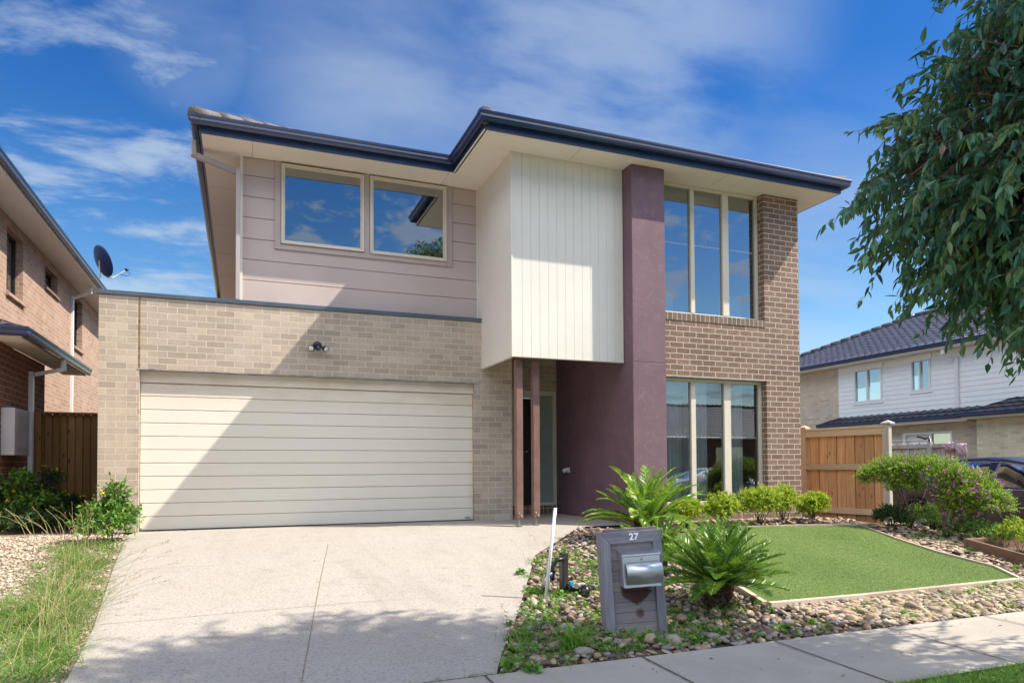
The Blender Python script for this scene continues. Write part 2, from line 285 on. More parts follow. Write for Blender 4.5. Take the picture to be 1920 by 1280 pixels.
# ------------------------------------------------------------------ mesh helpers
class MB:
    def __init__(s): s.v = []; s.f = []; s.r = []; s.smooth = []
    def add(s, vs, fs, r=.5, smooth=False):
        o = len(s.v); s.v += [tuple(v) for v in vs]; s.r += [r]*len(vs); s.f += [tuple(i+o for i in f) for f in fs]; s.smooth += [smooth]*len(fs); return s
    def box(s, x0, x1, y0, y1, z0, z1, r=.5):
        return s.add([(x0, y0, z0), (x1, y0, z0), (x1, y1, z0), (x0, y1, z0), (x0, y0, z1), (x1, y0, z1), (x1, y1, z1), (x0, y1, z1)],
                     [(0, 3, 2, 1), (4, 5, 6, 7), (0, 1, 5, 4), (1, 2, 6, 5), (2, 3, 7, 6), (3, 0, 4, 7)], r)
    def obox(s, p, ax, ay, az, r=.5):           # oriented box: corner p, three edge vectors
        p, ax, ay, az = map(Vector, (p, ax, ay, az)); c = [p, p+ax, p+ax+ay, p+ay]; c += [q+az for q in c]
        return s.add(c, [(0, 3, 2, 1), (4, 5, 6, 7), (0, 1, 5, 4), (1, 2, 6, 5), (2, 3, 7, 6), (3, 0, 4, 7)], r)
    def prism(s, poly, d, r=.5):                 # polygon of 3-D points swept by vector d
        n = len(poly); d = Vector(d); P = [Vector(p) for p in poly]
        return s.add(P+[p+d for p in P], [tuple(range(n))[::-1], tuple(range(n, 2*n))]+[(i, (i+1) % n, n+(i+1) % n, n+i) for i in range(n)], r)
    def tube(s, pts, rad, n=8, r=.5, cap=True):
        P = [Vector(p) for p in pts]; rad = rad if hasattr(rad, '__len__') else [rad]*len(P); vs = []; up = None
        for i, p in enumerate(P):
            t = (P[min(i+1, len(P)-1)]-P[max(i-1, 0)]).normalized()
            a = up if up is not None and abs(up.dot(t)) < .95 else (Vector((0, 0, 1)) if abs(t.z) < .9 else Vector((1, 0, 0)))
            a = (a-t*a.dot(t)).normalized(); up = a; b = t.cross(a)
            vs += [p+(a*math.cos(k*2*math.pi/n)+b*math.sin(k*2*math.pi/n))*rad[i] for k in range(n)]
        fs = [(i*n+k, i*n+(k+1) % n, (i+1)*n+(k+1) % n, (i+1)*n+k) for i in range(len(P)-1) for k in range(n)]
        if cap: fs += [tuple(range(n))[::-1], tuple(range((len(P)-1)*n, len(P)*n))]
        return s.add(vs, fs, r, True)
    def mesh(s, name, mat, off=(0, 0, 0)):
        me = bpy.data.meshes.new(name); o = Vector(off)
        me.from_pydata([Vector(v)-o for v in s.v], [], s.f); me.update()
        a = me.attributes.new('rnd', 'FLOAT', 'POINT'); a.data.foreach_set('value', s.r)
        me.polygons.foreach_set('use_smooth', s.smooth); me.materials.append(mat)
        return me
ORG = {}
def thing(name, loc, label, cat, group=None, kind=None):
    o = bpy.data.objects.new(name, None); COL.objects.link(o); o.location = loc; ORG[o.name] = Vector(loc); o.empty_display_size = .2
    tag(o, label, cat, group, kind); return o
def tag(o, label=None, cat=None, group=None, kind=None):
    for k, v in (('label', label), ('category', cat), ('group', group), ('kind', kind)):
        if v: o[k] = v
    return o
def part(name, mb, mat, parent=None, bev=0, label=None):      # mesh in world coordinates under a thing or part
    me = mb.mesh(name, mat, ORG[parent.name] if parent else (0, 0, 0)) if isinstance(mb, MB) else mb
    o = bpy.data.objects.new(name, me); COL.objects.link(o)
    if parent: o.parent = parent; ORG[o.name] = ORG[parent.name]
    if bev:
        b = o.modifiers.new('bevel', 'BEVEL'); b.width = bev; b.segments = 2; b.limit_method = 'ANGLE'; b.harden_normals = False
    if label: o['label'] = label
    return o
def solo(name, mb, mat, label, cat, group=None, kind=None, bev=0):
    o = part(name, mb, mat, None, bev); return tag(o, label, cat, group, kind)
def np_mesh(name, V, Fc, rnd, mat, smooth=False):
    me = bpy.data.meshes.new(name); V = np.asarray(V, np.float32); Fc = np.asarray(Fc, np.int32); k = Fc.shape[1]
    me.vertices.add(len(V)); me.vertices.foreach_set('co', V.ravel())
    me.loops.add(Fc.size); me.loops.foreach_set('vertex_index', Fc.ravel())
    me.polygons.add(len(Fc)); me.polygons.foreach_set('loop_start', np.arange(0, Fc.size, k, dtype=np.int32))
    me.polygons.foreach_set('loop_total', np.full(len(Fc), k, np.int32)); me.update(calc_edges=True)
    me.polygons.foreach_set('use_smooth', np.full(len(Fc), smooth))
    a = me.attributes.new('rnd', 'FLOAT', 'POINT'); a.data.foreach_set('value', np.asarray(rnd, np.float32))
    me.materials.append(mat); return me
def nrm(a): return a/np.maximum(np.linalg.norm(a, axis=1, keepdims=True), 1e-9)
def leaves(P, D, Ln, Wd, rnd, droop=.15, nseg=3):
    """folded, curved leaf blades: P base, D direction, Ln length, Wd width (arrays)"""
    n = len(P); D = nrm(D); up = rng.normal(size=(n, 3)); up[:, 2] = np.abs(up[:, 2])+.6; S = nrm(np.cross(D, up)); Nn = np.cross(S, D)
    ts = {2: (0, .45, 1), 3: (0, .3, .65, 1)}[nseg]; prof = {2: (.0, 1, 0), 3: (.0, 1, .8, 0)}[nseg]
    Vs = []; cols = len(ts)*2-2+len(ts)-2
    V = [P]
    idx = {}; c = 1
    for t, wv in zip(ts[1:-1], prof[1:-1]):
        mid = P+D*(Ln*t)[:, None]-np.array([0, 0, 1.])*(Ln*droop*t*t)[:, None]
        V += [mid-S*(Wd*wv*.5)[:, None]+Nn*(Wd*.14)[:, None], mid, mid+S*(Wd*wv*.5)[:, None]+Nn*(Wd*.14)[:, None]]
    V.append(P+D*Ln[:, None]-np.array([0, 0, 1.])*(Ln*droop)[:, None])
    k = len(V); V = np.stack(V, 1).reshape(-1, 3); fs = []
    if nseg == 3: fs = [(0, 1, 2), (0, 2, 3), (1, 4, 5), (1, 5, 2), (2, 5, 6), (2, 6, 3), (4, 7, 5), (5, 7, 6)]
    else: fs = [(0, 1, 2), (0, 2, 3), (1, 4, 2), (2, 4, 3)]
    fs = np.array(fs); Fc = (np.arange(n)[:, None, None]*k+fs[None]).reshape(-1, 3)
    return V, Fc, np.repeat(rnd, k)
def blades(P, D, Ln, Wd, rnd, curve=.35, nseg=3):
    """grass blades: strips that bend outwards"""
    n = len(P); D = nrm(D); H = D.copy(); H[:, 2] = 0; H = nrm(H+rng.normal(size=(n, 3))*[.05, .05, 0]); S = nrm(np.cross(H, np.array([0, 0, 1.])+0*H)+rng.normal(size=(n, 3))*.3)
    V = []
    for j in range(nseg+1):
        t = j/nseg; c = P+D*(Ln*t)[:, None]+H*(Ln*curve*t*t)[:, None]-np.array([0, 0, 1.])*(Ln*curve*.6*t*t)[:, None]
        if j == nseg: V.append(c)
        else: V += [c-S*(Wd*.5*(1-t*.6))[:, None], c+S*(Wd*.5*(1-t*.6))[:, None]]
    k = len(V); V = np.stack(V, 1).reshape(-1, 3); fs = []
    for j in range(nseg-1): fs += [(2*j, 2*j+1, 2*j+3), (2*j, 2*j+3, 2*j+2)]
    fs.append((2*nseg-2, 2*nseg-1, 2*nseg)); fs = np.array(fs)
    return V, (np.arange(n)[:, None, None]*k+fs[None]).reshape(-1, 3), np.repeat(rnd, k)
def cat3(L_):
    V = []; Fc = []; r = []; o = 0
    for v, f, q in L_: V.append(v); Fc.append(f+o); r.append(q); o += len(v)
    return np.concatenate(V), np.concatenate(Fc), np.concatenate(r)
def rdirs(n): return nrm(rng.normal(size=(n, 3)))
# stones
def stone_templates():
    import bmesh
    T = []
    for k in range(9):
        bm = bmesh.new(); bmesh.ops.create_icosphere(bm, subdivisions=2, radius=1.)
        for v in bm.verts:
            n_ = noise.noise(v.co*1.1+Vector((k*7.1, 3, k)))*.38+noise.noise(v.co*2.7+Vector((k, 9, k*3)))*.12
            v.co *= 1+n_
        T.append((np.array([v.co[:] for v in bm.verts]), np.array([[v.index for v in f.verts] for f in bm.faces]))); bm.free()
    return T
ST = stone_templates()
def stones(P, size, flat, rnd):
    out = []; k = rng.integers(0, len(ST), len(P))
    for i, t in enumerate(ST):
        ix = np.where(k == i)[0]
        if not len(ix): continue
        n = len(ix); a = rng.uniform(0, 6.283, n); s = size[ix]
        sx = s*rng.uniform(.85, 1.35, n); sy = s*rng.uniform(.6, .95, n); sz = s*flat*rng.uniform(.7, 1.3, n)
        v = t[0][None]*np.stack([sx, sy, sz], 1)[:, None]
        tl = rng.normal(0, .25, n); v = np.stack([v[..., 0], v[..., 1], v[..., 2]+v[..., 0]*tl[:, None]], -1)
        c, s_ = np.cos(a)[:, None], np.sin(a)[:, None]
        v = np.stack([v[..., 0]*c-v[..., 1]*s_, v[..., 0]*s_+v[..., 1]*c, v[..., 2]], -1)+P[ix][:, None]
        m = len(t[0]); out.append((v.reshape(-1, 3), (np.arange(n)[:, None, None]*m+t[1][None]).reshape(-1, 3), np.repeat(rnd[ix], m)))
    return cat3(out)

# ------------------------------------------------------------------ terrain
def gz(X, Y):
    X = np.asarray(X, float); Y = np.asarray(Y, float)
    z = np.where(Y >= 9.4, 0., np.where(Y > 3.9, -.08*(9.4-Y), -.44-.02*(3.9-Y)))
    z = np.where(Y < -.3, -.66, z)
    z1 = np.where(Y >= 9.4, 0., np.where(Y > 7.5, -.05*(9.4-Y)/1.9, np.where(Y > 3.9, -.05-.10833*(7.5-Y), z)))
    t = np.clip((X-5.5)/1.5, 0, 1); z = z*(1-t)+z1*t
    t = np.clip((X-9.2)/1.7, 0, 1); t = t*t*(3-2*t)
    return z*(1-t)+np.minimum(z, -.47)*t
def g(x, y): return float(gz(x, y))
xs = [-600, -200, -60, -20, -8, -5, -3, -2, -1, 0, 1, 2, 3, 4, 5, 5.5, 6, 6.5, 7, 8, 9, 9.2, 9.5, 9.8, 10.1, 10.4, 10.65, 10.9, 12, 16, 24, 60, 200, 600]
ys = [-600, -200, -60, -20, -9, -3, -.32, -.3, 1, 2, 3, 3.9, 5, 6, 7, 7.5, 8, 9, 9.4, 10.5, 12, 16, 25, 60, 200, 800]
mb = MB(); mb.add([(x, y, g(x, y)-.03) for y in ys for x in xs], [(j*len(xs)+i, j*len(xs)+i+1, (j+1)*len(xs)+i+1, (j+1)*len(xs)+i) for j in range(len(ys)-1) for i in range(len(xs)-1)])
tag(part('ground', mb, M['soil']), kind='structure')
def sheet(poly, dz, step=.5):        # polygon draped on the ground, cut into strips along Y
    import bmesh
    bm = bmesh.new(); f = bm.faces.new([bm.verts.new((x, y, 0)) for x, y in poly])
    for yc in [-.3, 3.9, 4.5, 5, 5.5, 6, 6.5, 7, 7.5, 8, 8.5, 9.4]: bmesh.ops.bisect_plane(bm, geom=bm.verts[:]+bm.edges[:]+bm.faces[:], plane_co=(0, yc, 0), plane_no=(0, 1, 0))
    for xc in [5.5, 5.75, 6, 6.25, 6.5, 6.75, 7., 9.2, 9.5, 9.8, 10.1, 10.4, 10.65, 10.9]: bmesh.ops.bisect_plane(bm, geom=bm.verts[:]+bm.edges[:]+bm.faces[:], plane_co=(xc, 0, 0), plane_no=(1, 0, 0))
    bmesh.ops.recalc_face_normals(bm, faces=bm.faces[:])
    bm.verts.ensure_lookup_table(); bm.verts.index_update()
    m = MB(); vs = [(v.co.x, v.co.y, g(v.co.x, v.co.y)+dz) for v in bm.verts]; fs = []
    for f in bm.faces:
        ix = [v.index for v in f.verts]
        if f.normal.z < 0: ix = ix[::-1]
        fs.append(ix)
    m.add(vs, fs); bm.free(); return m
drive = [(-1.0, 4.0), (-.93, 4.68), (-.97, 5.63), (-1.17, 7.83), (-1.33, 10.0), (-1.27, 10.34), (-1.27, 10.47), (3.405, 10.47), (3.405, 10.337), (4.03, 10.337), (4.03, 11.4), (5.31, 11.4), (5.31, 9.0),
         (4.55, 9.0), (3.11, 7.27), (2.07, 5.2), (1.6, 4.32), (1.45, 4.0)]
tag(part('driveway', sheet(drive, .0), M['agg']), kind='structure')
tag(part('driveway_crossover', sheet([(-1.3, -.28), (1.6, -.28), (1.45, 2.98), (-1.0, 2.98)], .0), M['conc']), kind='structure')
tag(part('footpath', sheet([(-60, 3.0), (60, 3.0), (60, 3.98), (-60, 3.98)], .004), M['conc']), kind='structure')
tag(part('nature_strip', sheet([(1.65, -.28), (60, -.28), (60, 2.98), (1.5, 2.98)], -.005), M['grassbase']), kind='structure')
tag(part('left_nature_strip', sheet([(-60, -.28), (-1.35, -.28), (-1.05, 2.98), (-60, 2.98)], -.005), M['grassbase']), kind='structure')
tag(part('left_gravel_bed', sheet([(-12, 4.0), (-1.0, 4.0), (-.93, 4.68), (-.97, 5.63), (-1.17, 7.83), (-1.33, 10.0), (-1.745, 10.337), (-1.745, 20), (-3.05, 20), (-3.05, 10), (-12, 10)], -.012), M['mulch']), kind='structure')
tag(part('road', sheet([(-300, -9), (300, -9), (300, -.75), (-300, -.75)], -.01), M['asphalt']), kind='structure')
m = MB(); m.box(-300, -1.3, -.74, -.3, -.67, -.53); m.box(1.6, 300, -.74, -.3, -.67, -.53); m.box(-1.3, 1.6, -.74, -.3, -.67, -.62)
tag(part('kerb', m, M['conc']), kind='structure')
m = MB()   # joint lines
for pts in ([(1.058, 10.39), (.948, 8.409), (.677, 6.636), (.325, 4.2), (.31, 4.0)], [(-.94, 5.75), (.108, 5.80), (1.1, 5.84)], [(-1.1, 7.6), (-.2, 7.6)]):
    for a, b in zip(pts, pts[1:]):
        a = Vector(a); b = Vector(b); d = (b-a).normalized(); n_ = Vector((-d.y, d.x))*(.0022)
        q = [a-n_, a+n_, b+n_, b-n_]; m.add([(p.x, p.y, g(p.x, p.y)+.004) for p in q], [(0, 3, 2, 1)])
M['joint'] = plain('joint_sealant', (.30, .20, .11), .9, var=.3, vs=20.)
tag(part('driveway_joint', m, M['joint']), kind='structure')
m = MB()
for k in range(-9, 14):
    x = 1.36+k*1.095; m.add([(x, 3.0, g(x, 3.0)+.008), (x+.012, 3.0, g(x, 3.)+.008), (x+.012, 3.98, g(x, 3.98)+.008), (x, 3.98, g(x, 3.98)+.008)], [(0, 1, 2, 3)])
M['joint2'] = plain('joint_dark', (.07, .06, .05), .95)
tag(part('footpath_joint', m, M['joint2']), kind='structure')

# ------------------------------------------------------------------ main house
H = thing('two_storey_house', (3.45, 10.3, 0), 'two-storey brick and render house with navy gutters and double garage', 'house')
GY = 10.337; TOP = 5.275
# garage wall
m = MB()
m.box(-1.745, -1.272, GY, GY+.23, 0, 3.12); m.box(-1.272, 3.405, GY, GY+.23, 2.165, 3.12); m.box(3.405, 4.03, GY, GY+.23, 0, 3.12)
m.box(-1.745, -1.515, GY+.23, 16, 0, 3.12)
m.box(3.80, 4.03, GY+.23, 11.4, 0, 2.9)           # porch return
m.box(4.03, 5.31, 11.4, 11.6, 2.20, 2.9)          # over the entry door
part('garage_wall', m, M['brick_light'], H)
m = MB(); m.box(-1.268, -1.262, GY-.002, GY+.01, 2.17, 3.12); m.box(-1.285, -1.268, GY-.0015, GY+.005, 2.17, 3.12)
part('expansion_joint', m, M['joint'], H)
m = MB(); m.box(-1.765, 3.515, GY-.022, GY+.25, 3.122, 3.178); m.box(-1.765, -1.49, GY+.252, 16.02, 3.122, 3.178)
part('parapet_cap', m, M['cap'], H, .004)
m = MB(); m.box(-1.515, -.02, GY+.25, 16, 2.75, 2.8); part('garage_roof', m, M['cap'], H)
m = MB(); m.box(-1.30, 3.50, GY-.006, GY+.225, 2.150, 2.1635); part('garage_lintel', m, M['steel_lintel'], H)
# garage door: head trim and planks
DY = 10.44
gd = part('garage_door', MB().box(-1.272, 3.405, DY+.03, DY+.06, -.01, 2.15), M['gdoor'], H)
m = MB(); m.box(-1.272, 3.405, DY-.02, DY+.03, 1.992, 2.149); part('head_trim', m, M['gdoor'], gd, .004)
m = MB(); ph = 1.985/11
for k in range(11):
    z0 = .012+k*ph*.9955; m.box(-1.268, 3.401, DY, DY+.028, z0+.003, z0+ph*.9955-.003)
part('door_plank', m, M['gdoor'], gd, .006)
m = MB(); m.box(-1.27, 3.403, DY+.004, DY+.03, -.008, .0115); part('bottom_seal', m, M['black'], gd)
m = MB(); m.box(3.27, 3.345, DY-.012, DY-.0005, .035, .06); part('door_handle', m, M['galv'], gd, .003)
# upper cladding wall (around two windows)
CY = 10.5
m = MB(); zb = 3.0; ps = .2985; z = 5.011; rows = []
edges = [TOP, 5.011, 4.71, 4.411, 4.107, 3.808, 3.513, 3.215, 2.95]
for a, b in zip(edges, edges[1:]):
    z1, z0 = a-.004, b+.004
    for x0, x1 in ((-.013, .50), (1.705, 1.794), (2.986, 3.52)):
        if b > 3.9: m.box(x0, x1, CY, CY+.02, z0, z1)
    if b <= 3.9:
        if a > 4.07: m.box(-.013, .50, CY, CY+.02, z0, z1); m.box(.50, 2.986, CY, CY+.02, z0, 4.06); m.box(2.986, 3.52, CY, CY+.02, z0, z1)
        else: m.box(-.013, 3.52, CY, CY+.02, z0, z1)
part('cladding_wall', m, M['clad'], H, .003)
m = MB(); m.box(-.013, .50, CY+.0205, CY+.12, 2.8, TOP); m.box(2.99, 3.52, CY+.0205, CY+.12, 2.8, TOP); m.box(.50, 2.99, CY+.0205, CY+.12, 2.8, 4.06); m.box(1.705, 1.794, CY+.0205, CY+.12, 4.06, TOP); m.box(.5, 2.99, CY+.0205, CY+.12, 5.25, TOP)
m.box(-.013, .05, CY+.121, 20.0, 2.8, TOP)
part('wall_backing', m, M['clad_trim'], H)
part('corner_trim', MB().box(-.035, -.001, CY-.014, CY+.03, 3.18, TOP), M['white_clad'], H); part('corner_trim', MB().box(3.495, 3.519, CY-.012, CY-.0005, 3.18, TOP), M['white_clad'], H)
m = MB()
m.box(.429, .513, CY-.025, CY-.0005, 3.995, TOP-.001); m.box(1.708, 1.790, CY-.025, CY-.0005, 4.0725, TOP-.001); m.box(2.992, 3.088, CY-.025, CY-.0005, 3.995, TOP-.001); m.box(.5135, 2.9915, CY-.025, CY-.0005, 3.995, 4.072)
part('window_surround', m, M['clad_trim'], H, .003)
def window(x0, x1, y, z0, z1, fw=.045, mull=(), gm='glass', fm='frame', glass_y=.03, dep=.07, top=None, dots=None, inner=0):
    top = fw if top is None else top
    fr = MB(); fr.box(x0, x0+fw, y, y+dep, z0, z1); fr.box(x1-fw, x1, y, y+dep, z0, z1); fr.box(x0+fw, x1-fw, y, y+dep, z0, z0+fw); fr.box(x0+fw, x1-fw, y, y+dep, z1-top, z1)
    xsn = [x0+fw]
    for a, b in mull: fr.box(a, b, y-.004, y+dep, z0+fw+.001, z1-top-.001); xsn += [a, b]
    xsn.append(x1-fw)
    if inner:
        for a, b in zip(xsn[::2], xsn[1::2]):
            q = inner; yy = y+.02; fr.box(a+.001, a+q, yy, yy+.03, z0+fw+.001, z1-top-.001); fr.box(b-q, b-.001, yy, yy+.03, z0+fw+.001, z1-top-.001); fr.box(a+q, b-q, yy, yy+.03, z0+fw+.001, z0+fw+q); fr.box(a+q, b-q, yy, yy+.03, z1-top-q, z1-top-.001)
    f = part('window', fr, M[fm], H, .003)
    for a, b in zip(xsn[::2], xsn[1::2]):
        pm = MB(); pm.add([(a, y+glass_y, z0+fw), (b, y+glass_y, z0+fw), (b, y+glass_y, z1-top), (a, y+glass_y, z1-top)], [(0, 1, 2, 3)]); part('pane', pm, M[gm], f)
        if dots:
            d = MB(); x = a+.02
            while x < b-.03: d.add([(x, y+glass_y-.003, dots), (x+.009, y+glass_y-.003, dots), (x+.009, y+glass_y-.003, dots+.014), (x, y+glass_y-.003, dots+.014)], [(0, 1, 2, 3)]); x += .026
            part('safety_dots', d, M['num'], f)
    return f
window(.518, 1.703, CY-.05, 4.078, 5.245, .03, inner=.022); window(1.795, 2.987, CY-.05, 4.068, 5.25, .03, inner=.022)
# projecting bay of white vertical cladding
BX0, BX1, BY, BZ = 3.52, 5.301, 9.007, 2.379
m = MB(); nb = 13; bw_ = (BX1-BX0-.02)/nb
for k in range(nb): m.box(BX0+.02+k*bw_+.0012, BX0+.02+(k+1)*bw_-.0012, BY, BY+.018, BZ, TOP)
m.box(BX0+.001, BX1, BY+.0185, BY+.08, BZ+.002, TOP)
ns = 11; sw = (GY+.15-BY-.02)/ns
for k in range(ns): m.box(BX0-.0005, BX0+.018, BY+.02+k*sw+.0012, BY+.02+(k+1)*sw-.0012, BZ, TOP)
m.box(BX0+.0185, BX0+.05, BY+.02, GY-.001, BZ+.002, TOP); m.box(BX0+.0185, BX0+.05, GY-.0005, GY+.15, 3.18, TOP)
m.box(BX0-.012, BX0+.0195, BY-.012, BY-.0005, BZ-.006, TOP); m.box(BX0-.012, BX0-.001, BY-.0003, BY+.0195, BZ-.006, TOP); m.box(BX1-.025, BX1, BY-.01, BY-.0005, BZ-.006, TOP)
part('upper_bay', m, M['white_clad'], H, .0015)
m = MB(); m.box(BX0+.055, 5.309, BY+.085, GY-.001, 2.80, 2.82); m.box(4.03, 5.309, GY, 11.399, 2.80, 2.82)
part('porch_ceiling', m, M['soffit'], H)
# plum rendered blade wall
m = MB(); m.box(5.31, 5.876, 8.753, 9.3, -.05, 2.357); m.box(5.31, 5.876, 8.753, 9.3, 2.363, TOP); m.box(5.313, 5.873, 8.756, 9.29, 2.35, 2.37)
m.box(5.31, 5.55, 9.3, 11.6, -.05, 2.9)
part('blade_wall', m, M['plum'], H, .006)
m = MB(); m.tube([(5.31, 10.92, .78), (5.24, 10.92, .78)], .033, 12); m.tube([(5.255, 10.92, .78), (5.205, 10.92, .76)], [.04, .034], 12); m.box(5.296, 5.3095, 10.87, 10.97, .735, .825)
part('wall_outlet', m, M['white'], H)
# dark brick wing
WX = 8.644
m = MB()
m.box(5.876, WX, 8.983, 9.213, -.06, .223); m.box(7.948, WX, 8.983, 9.213, .223, 3.08); m.box(5.876, 7.948, 8.983, 9.213, 2.216, 3.08); m.box(7.927, WX, 8.983, 9.213, 3.08, TOP)
m.box(WX-.23, WX, 9.213, 20, -.06, TOP)
part('brick_wall', m, M['brick_dark'], H)
m = MB(); m.box(5.876, 7.927, 8.975, 9.15, 3.0805, 3.194); part('brick_sill', m, M['brick_sill'], H)
m = MB(); m.box(5.88, 8.02, 8.980, 9.2, 2.207, 2.2155); part('window_lintel', m, M['steel_lintel'], H)
window(5.878, 7.925, 9.12, 3.196, TOP-.002, .05, ((6.598, 6.672), (7.215, 7.335)), glass_y=.035, dots=4.33)
window(5.878, 7.946, 9.10, .225, 2.205, .055, ((6.562, 6.648), (7.195, 7.322)), gm='glass_low', top=.05, glass_y=.035, dots=1.285)
# rooms behind the glass
for (x0, x1, y0, y1, z0, z1) in ((5.9, 8.4, 9.22, 12.5, 2.95, TOP+.02), (5.9, 8.4, 9.22, 12.5, .05, 2.7), (.1, 3.5, 10.63, 14, 3., TOP+.02)):
    part('room_interior', MB().add([(x0, y0, z0), (x1, y0, z0), (x1, y1, z0), (x0, y1, z0), (x0, y0, z1), (x1, y0, z1), (x1, y1, z1), (x0, y1, z1)], [(0, 1, 2, 3), (4, 7, 6, 5), (1, 5, 6, 2), (2, 6, 7, 3), (3, 7, 4, 0)]), M['room'], H)
def curtain(x0, x1, y, z0, z1, amp=.03, wl=.11, mat='curtain'):
    n = int((x1-x0)/.012); v = []
    for i in range(n+1):
        x = x0+(x1-x0)*i/n; yy = y+amp*math.sin(x/wl*6.283)+amp*.5*math.sin(x/wl*2.9); v += [(x, yy, z0), (x, yy, z1)]
    part('curtain', MB().add(v, [(2*i, 2*i+2, 2*i+3, 2*i+1) for i in range(n)], smooth=True), M[mat], H)
curtain(5.9, 6.52, 9.45, 3.2, 3.65); curtain(7.4, 7.85, 9.45, 3.2, 3.68)
curtain(5.93, 6.50, 9.30, .28, 2.18, .02, .07); curtain(6.52, 7.0, 9.32, .28, 2.18, .02, .09); curtain(7.3, 7.70, 9.30, .28, 2.18, .02, .07)
m = MB(); m.box(6.70, 7.2, 9.3, 9.31, 4.98, 5.22); part('roller_blind', m, M['curtain'], H)
# entry
E_ = part('entry_door', MB().box(4.64, 4.86, 11.44, 11.48, .16, 2.06), M['black'], H); part('door_handle', MB().tube([(4.69, 11.435, 1.10), (4.69, 11.39, 1.10), (4.76, 11.385, 1.14)], .011, 8), M['chrome'], E_)
m = MB(); m.box(4.56, 4.64, 11.405, 11.5, .15, 2.2); m.box(4.86, 4.925, 11.405, 11.5, .15, 2.2); m.box(5.245, 5.309, 11.405, 11.5, .15, 2.2); m.box(4.64, 4.86, 11.405, 11.5, 2.07, 2.2); m.box(4.925, 5.245, 11.405, 11.5, 2.12, 2.2); m.box(4.925, 5.245, 11.405, 11.5, .15, .2); m.box(4.03, 4.56, 11.42, 11.5, 0, 2.2)
ef = part('entry_frame', m, M['frame'], H, .003)
part('sidelight', MB().box(4.925, 5.245, 11.45, 11.455, .2, 2.12), M['frost'], H)
m = MB(); m.box(4.03, 5.309, 11.385, 11.6, 0, .149); part('threshold', m, M['brick_sill'], H)
# twin posts
for x, y in ((3.64, 9.16), (3.935, 9.24)):
    p = part('post', MB().box(x, x+.098, y, y+.098, .10, BZ-.012), M['post'], H, .004)
    m = MB(); m.tube([(x+.05, y+.05, -.02), (x+.05, y+.05, .16)], .013, 8); m.box(x+.005, x+.093, y+.005, y+.093, -.004, .004)
    part('post_foot', m, M['galv'], p)
    m = MB()
    for zz, xx in ((.17, .03), (.135, .065)): m.tube([(x+xx, y+.004, zz), (x+xx, y-.014, zz)], .012, 8)
    part('bolt', m, M['galv'], p)
# floodlight
fl = thing_ = part('floodlight', MB().tube([(1.01, GY, 2.60), (1.01, GY-.03, 2.60), (1.01, GY-.05, 2.595)], [.062, .058, .03], 20), M['black'], H)
for dx, zz, aim in ((-.085, 2.555, (-.25, -.8, -.45)), (.10, 2.55, (.35, -.8, -.4))):
    c = Vector((1.01+dx, GY-.09, zz)); a = Vector(aim).normalized()
    part('lamp_arm', MB().tube([(1.01, GY-.03, 2.59), c], .013, 8), M['black'], fl)
    part('lamp_head', MB().tube([c-a*.05, c-a*.02, c+a*.035, c+a*.04], [.015, .036, .043, .043], 16), M['black'], fl)
    part('lamp_lens', MB().tube([c+a*.0401, c+a*.045], .035, 16), M['lens'], fl)
part('sensor', MB().tube([(1.015, GY-.05, 2.585), (1.02, GY-.085, 2.555), (1.02, GY-.09, 2.52)], [.026, .03, .026], 14), M['navy'], fl)
# eaves
def sweep(path, prof, mat, name, parent, cap=True, bev=0):
    n = len(path); P = [Vector((x, y)) for x, y in path]; m = MB(); vs = []
    for i, p in enumerate(P):
        d0 = (p-P[i-1]).normalized() if i else (P[1]-p).normalized(); d1 = (P[i+1]-p).normalized() if i < n-1 else d0
        n0 = Vector((d0.y, -d0.x)); n1 = Vector((d1.y, -d1.x)); b = (n0+n1).normalized(); k = 1/max(b.dot(n0), .2)
        vs += [(p.x+b.x*k*o, p.y+b.y*k*o, z) for o, z in prof]
    q = len(prof); fs = [(i*q+j, i*q+(j+1) % q, (i+1)*q+(j+1) % q, (i+1)*q+j) for i in range(n-1) for j in range(q)]
    if cap: fs += [tuple(range(q))[::-1], tuple(range((n-1)*q, n*q))]
    # outward side is to the right of travel; flip so normals face out
    m.add(vs, [f[::-1] for f in fs]); return part(name, m, mat, parent, bev)
YE = 20.6
path = [(9.124, YE), (9.124, 8.531), (2.978, 8.531), (2.978, 9.955), (-.538, 9.955), (-.538, YE)]
path = path[::-1]
# travel: left side north->south, then east: right-hand normal points outwards? (computed: travel -Y has right normal -X)
fas = [(0, 5.275), (0, 5.44), (-.02, 5.44), (-.02, 5.275)]
fasr = [(0.0, 5.275)]
for k in range(6): fasr += [(.0, 5.279+k*.018), (.006, 5.283+k*.018), (.006, 5.291+k*.018), (0, 5.295+k*.018)]
fasr += [(0, 5.44), (-.02, 5.44), (-.02, 5.275)]
sweep(path, fasr, M['navy_rib'], 'fascia', H)
gut = [(.006, 5.37), (.030, 5.352), (.075, 5.352), (.100, 5.372), (.108, 5.40), (.106, 5.425), (.120, 5.440), (.124, 5.462), (.116, 5.475), (.108, 5.475), (.110, 5.45), (.096, 5.44), (.09, 5.38), (.07, 5.365), (.012, 5.37), (.012, 5.46), (.006, 5.46)]
sweep(path, gut, M['navy'], 'gutter', H)
m = MB()
m.box(-.519, 2.959, 9.974, 10.499, TOP, TOP+.012)         # front left soffit
m.box(-.519, -.0135, 10.4995, YE-.02, TOP, TOP+.012)
m.box(2.9595, 9.105, 8.55, 8.9825, TOP+.0, TOP+.012); m.box(3.5205, 5.3095, 8.983, 9.10, TOP+.0003, TOP+.012); m.box(2.9595, 3.52, 8.983, 10.499, TOP, TOP+.012); m.box(WX, 9.105, 8.983, YE-.02, TOP, TOP+.012); m.box(5.31, WX, 8.983, 9.22, TOP+.0005, TOP+.012)
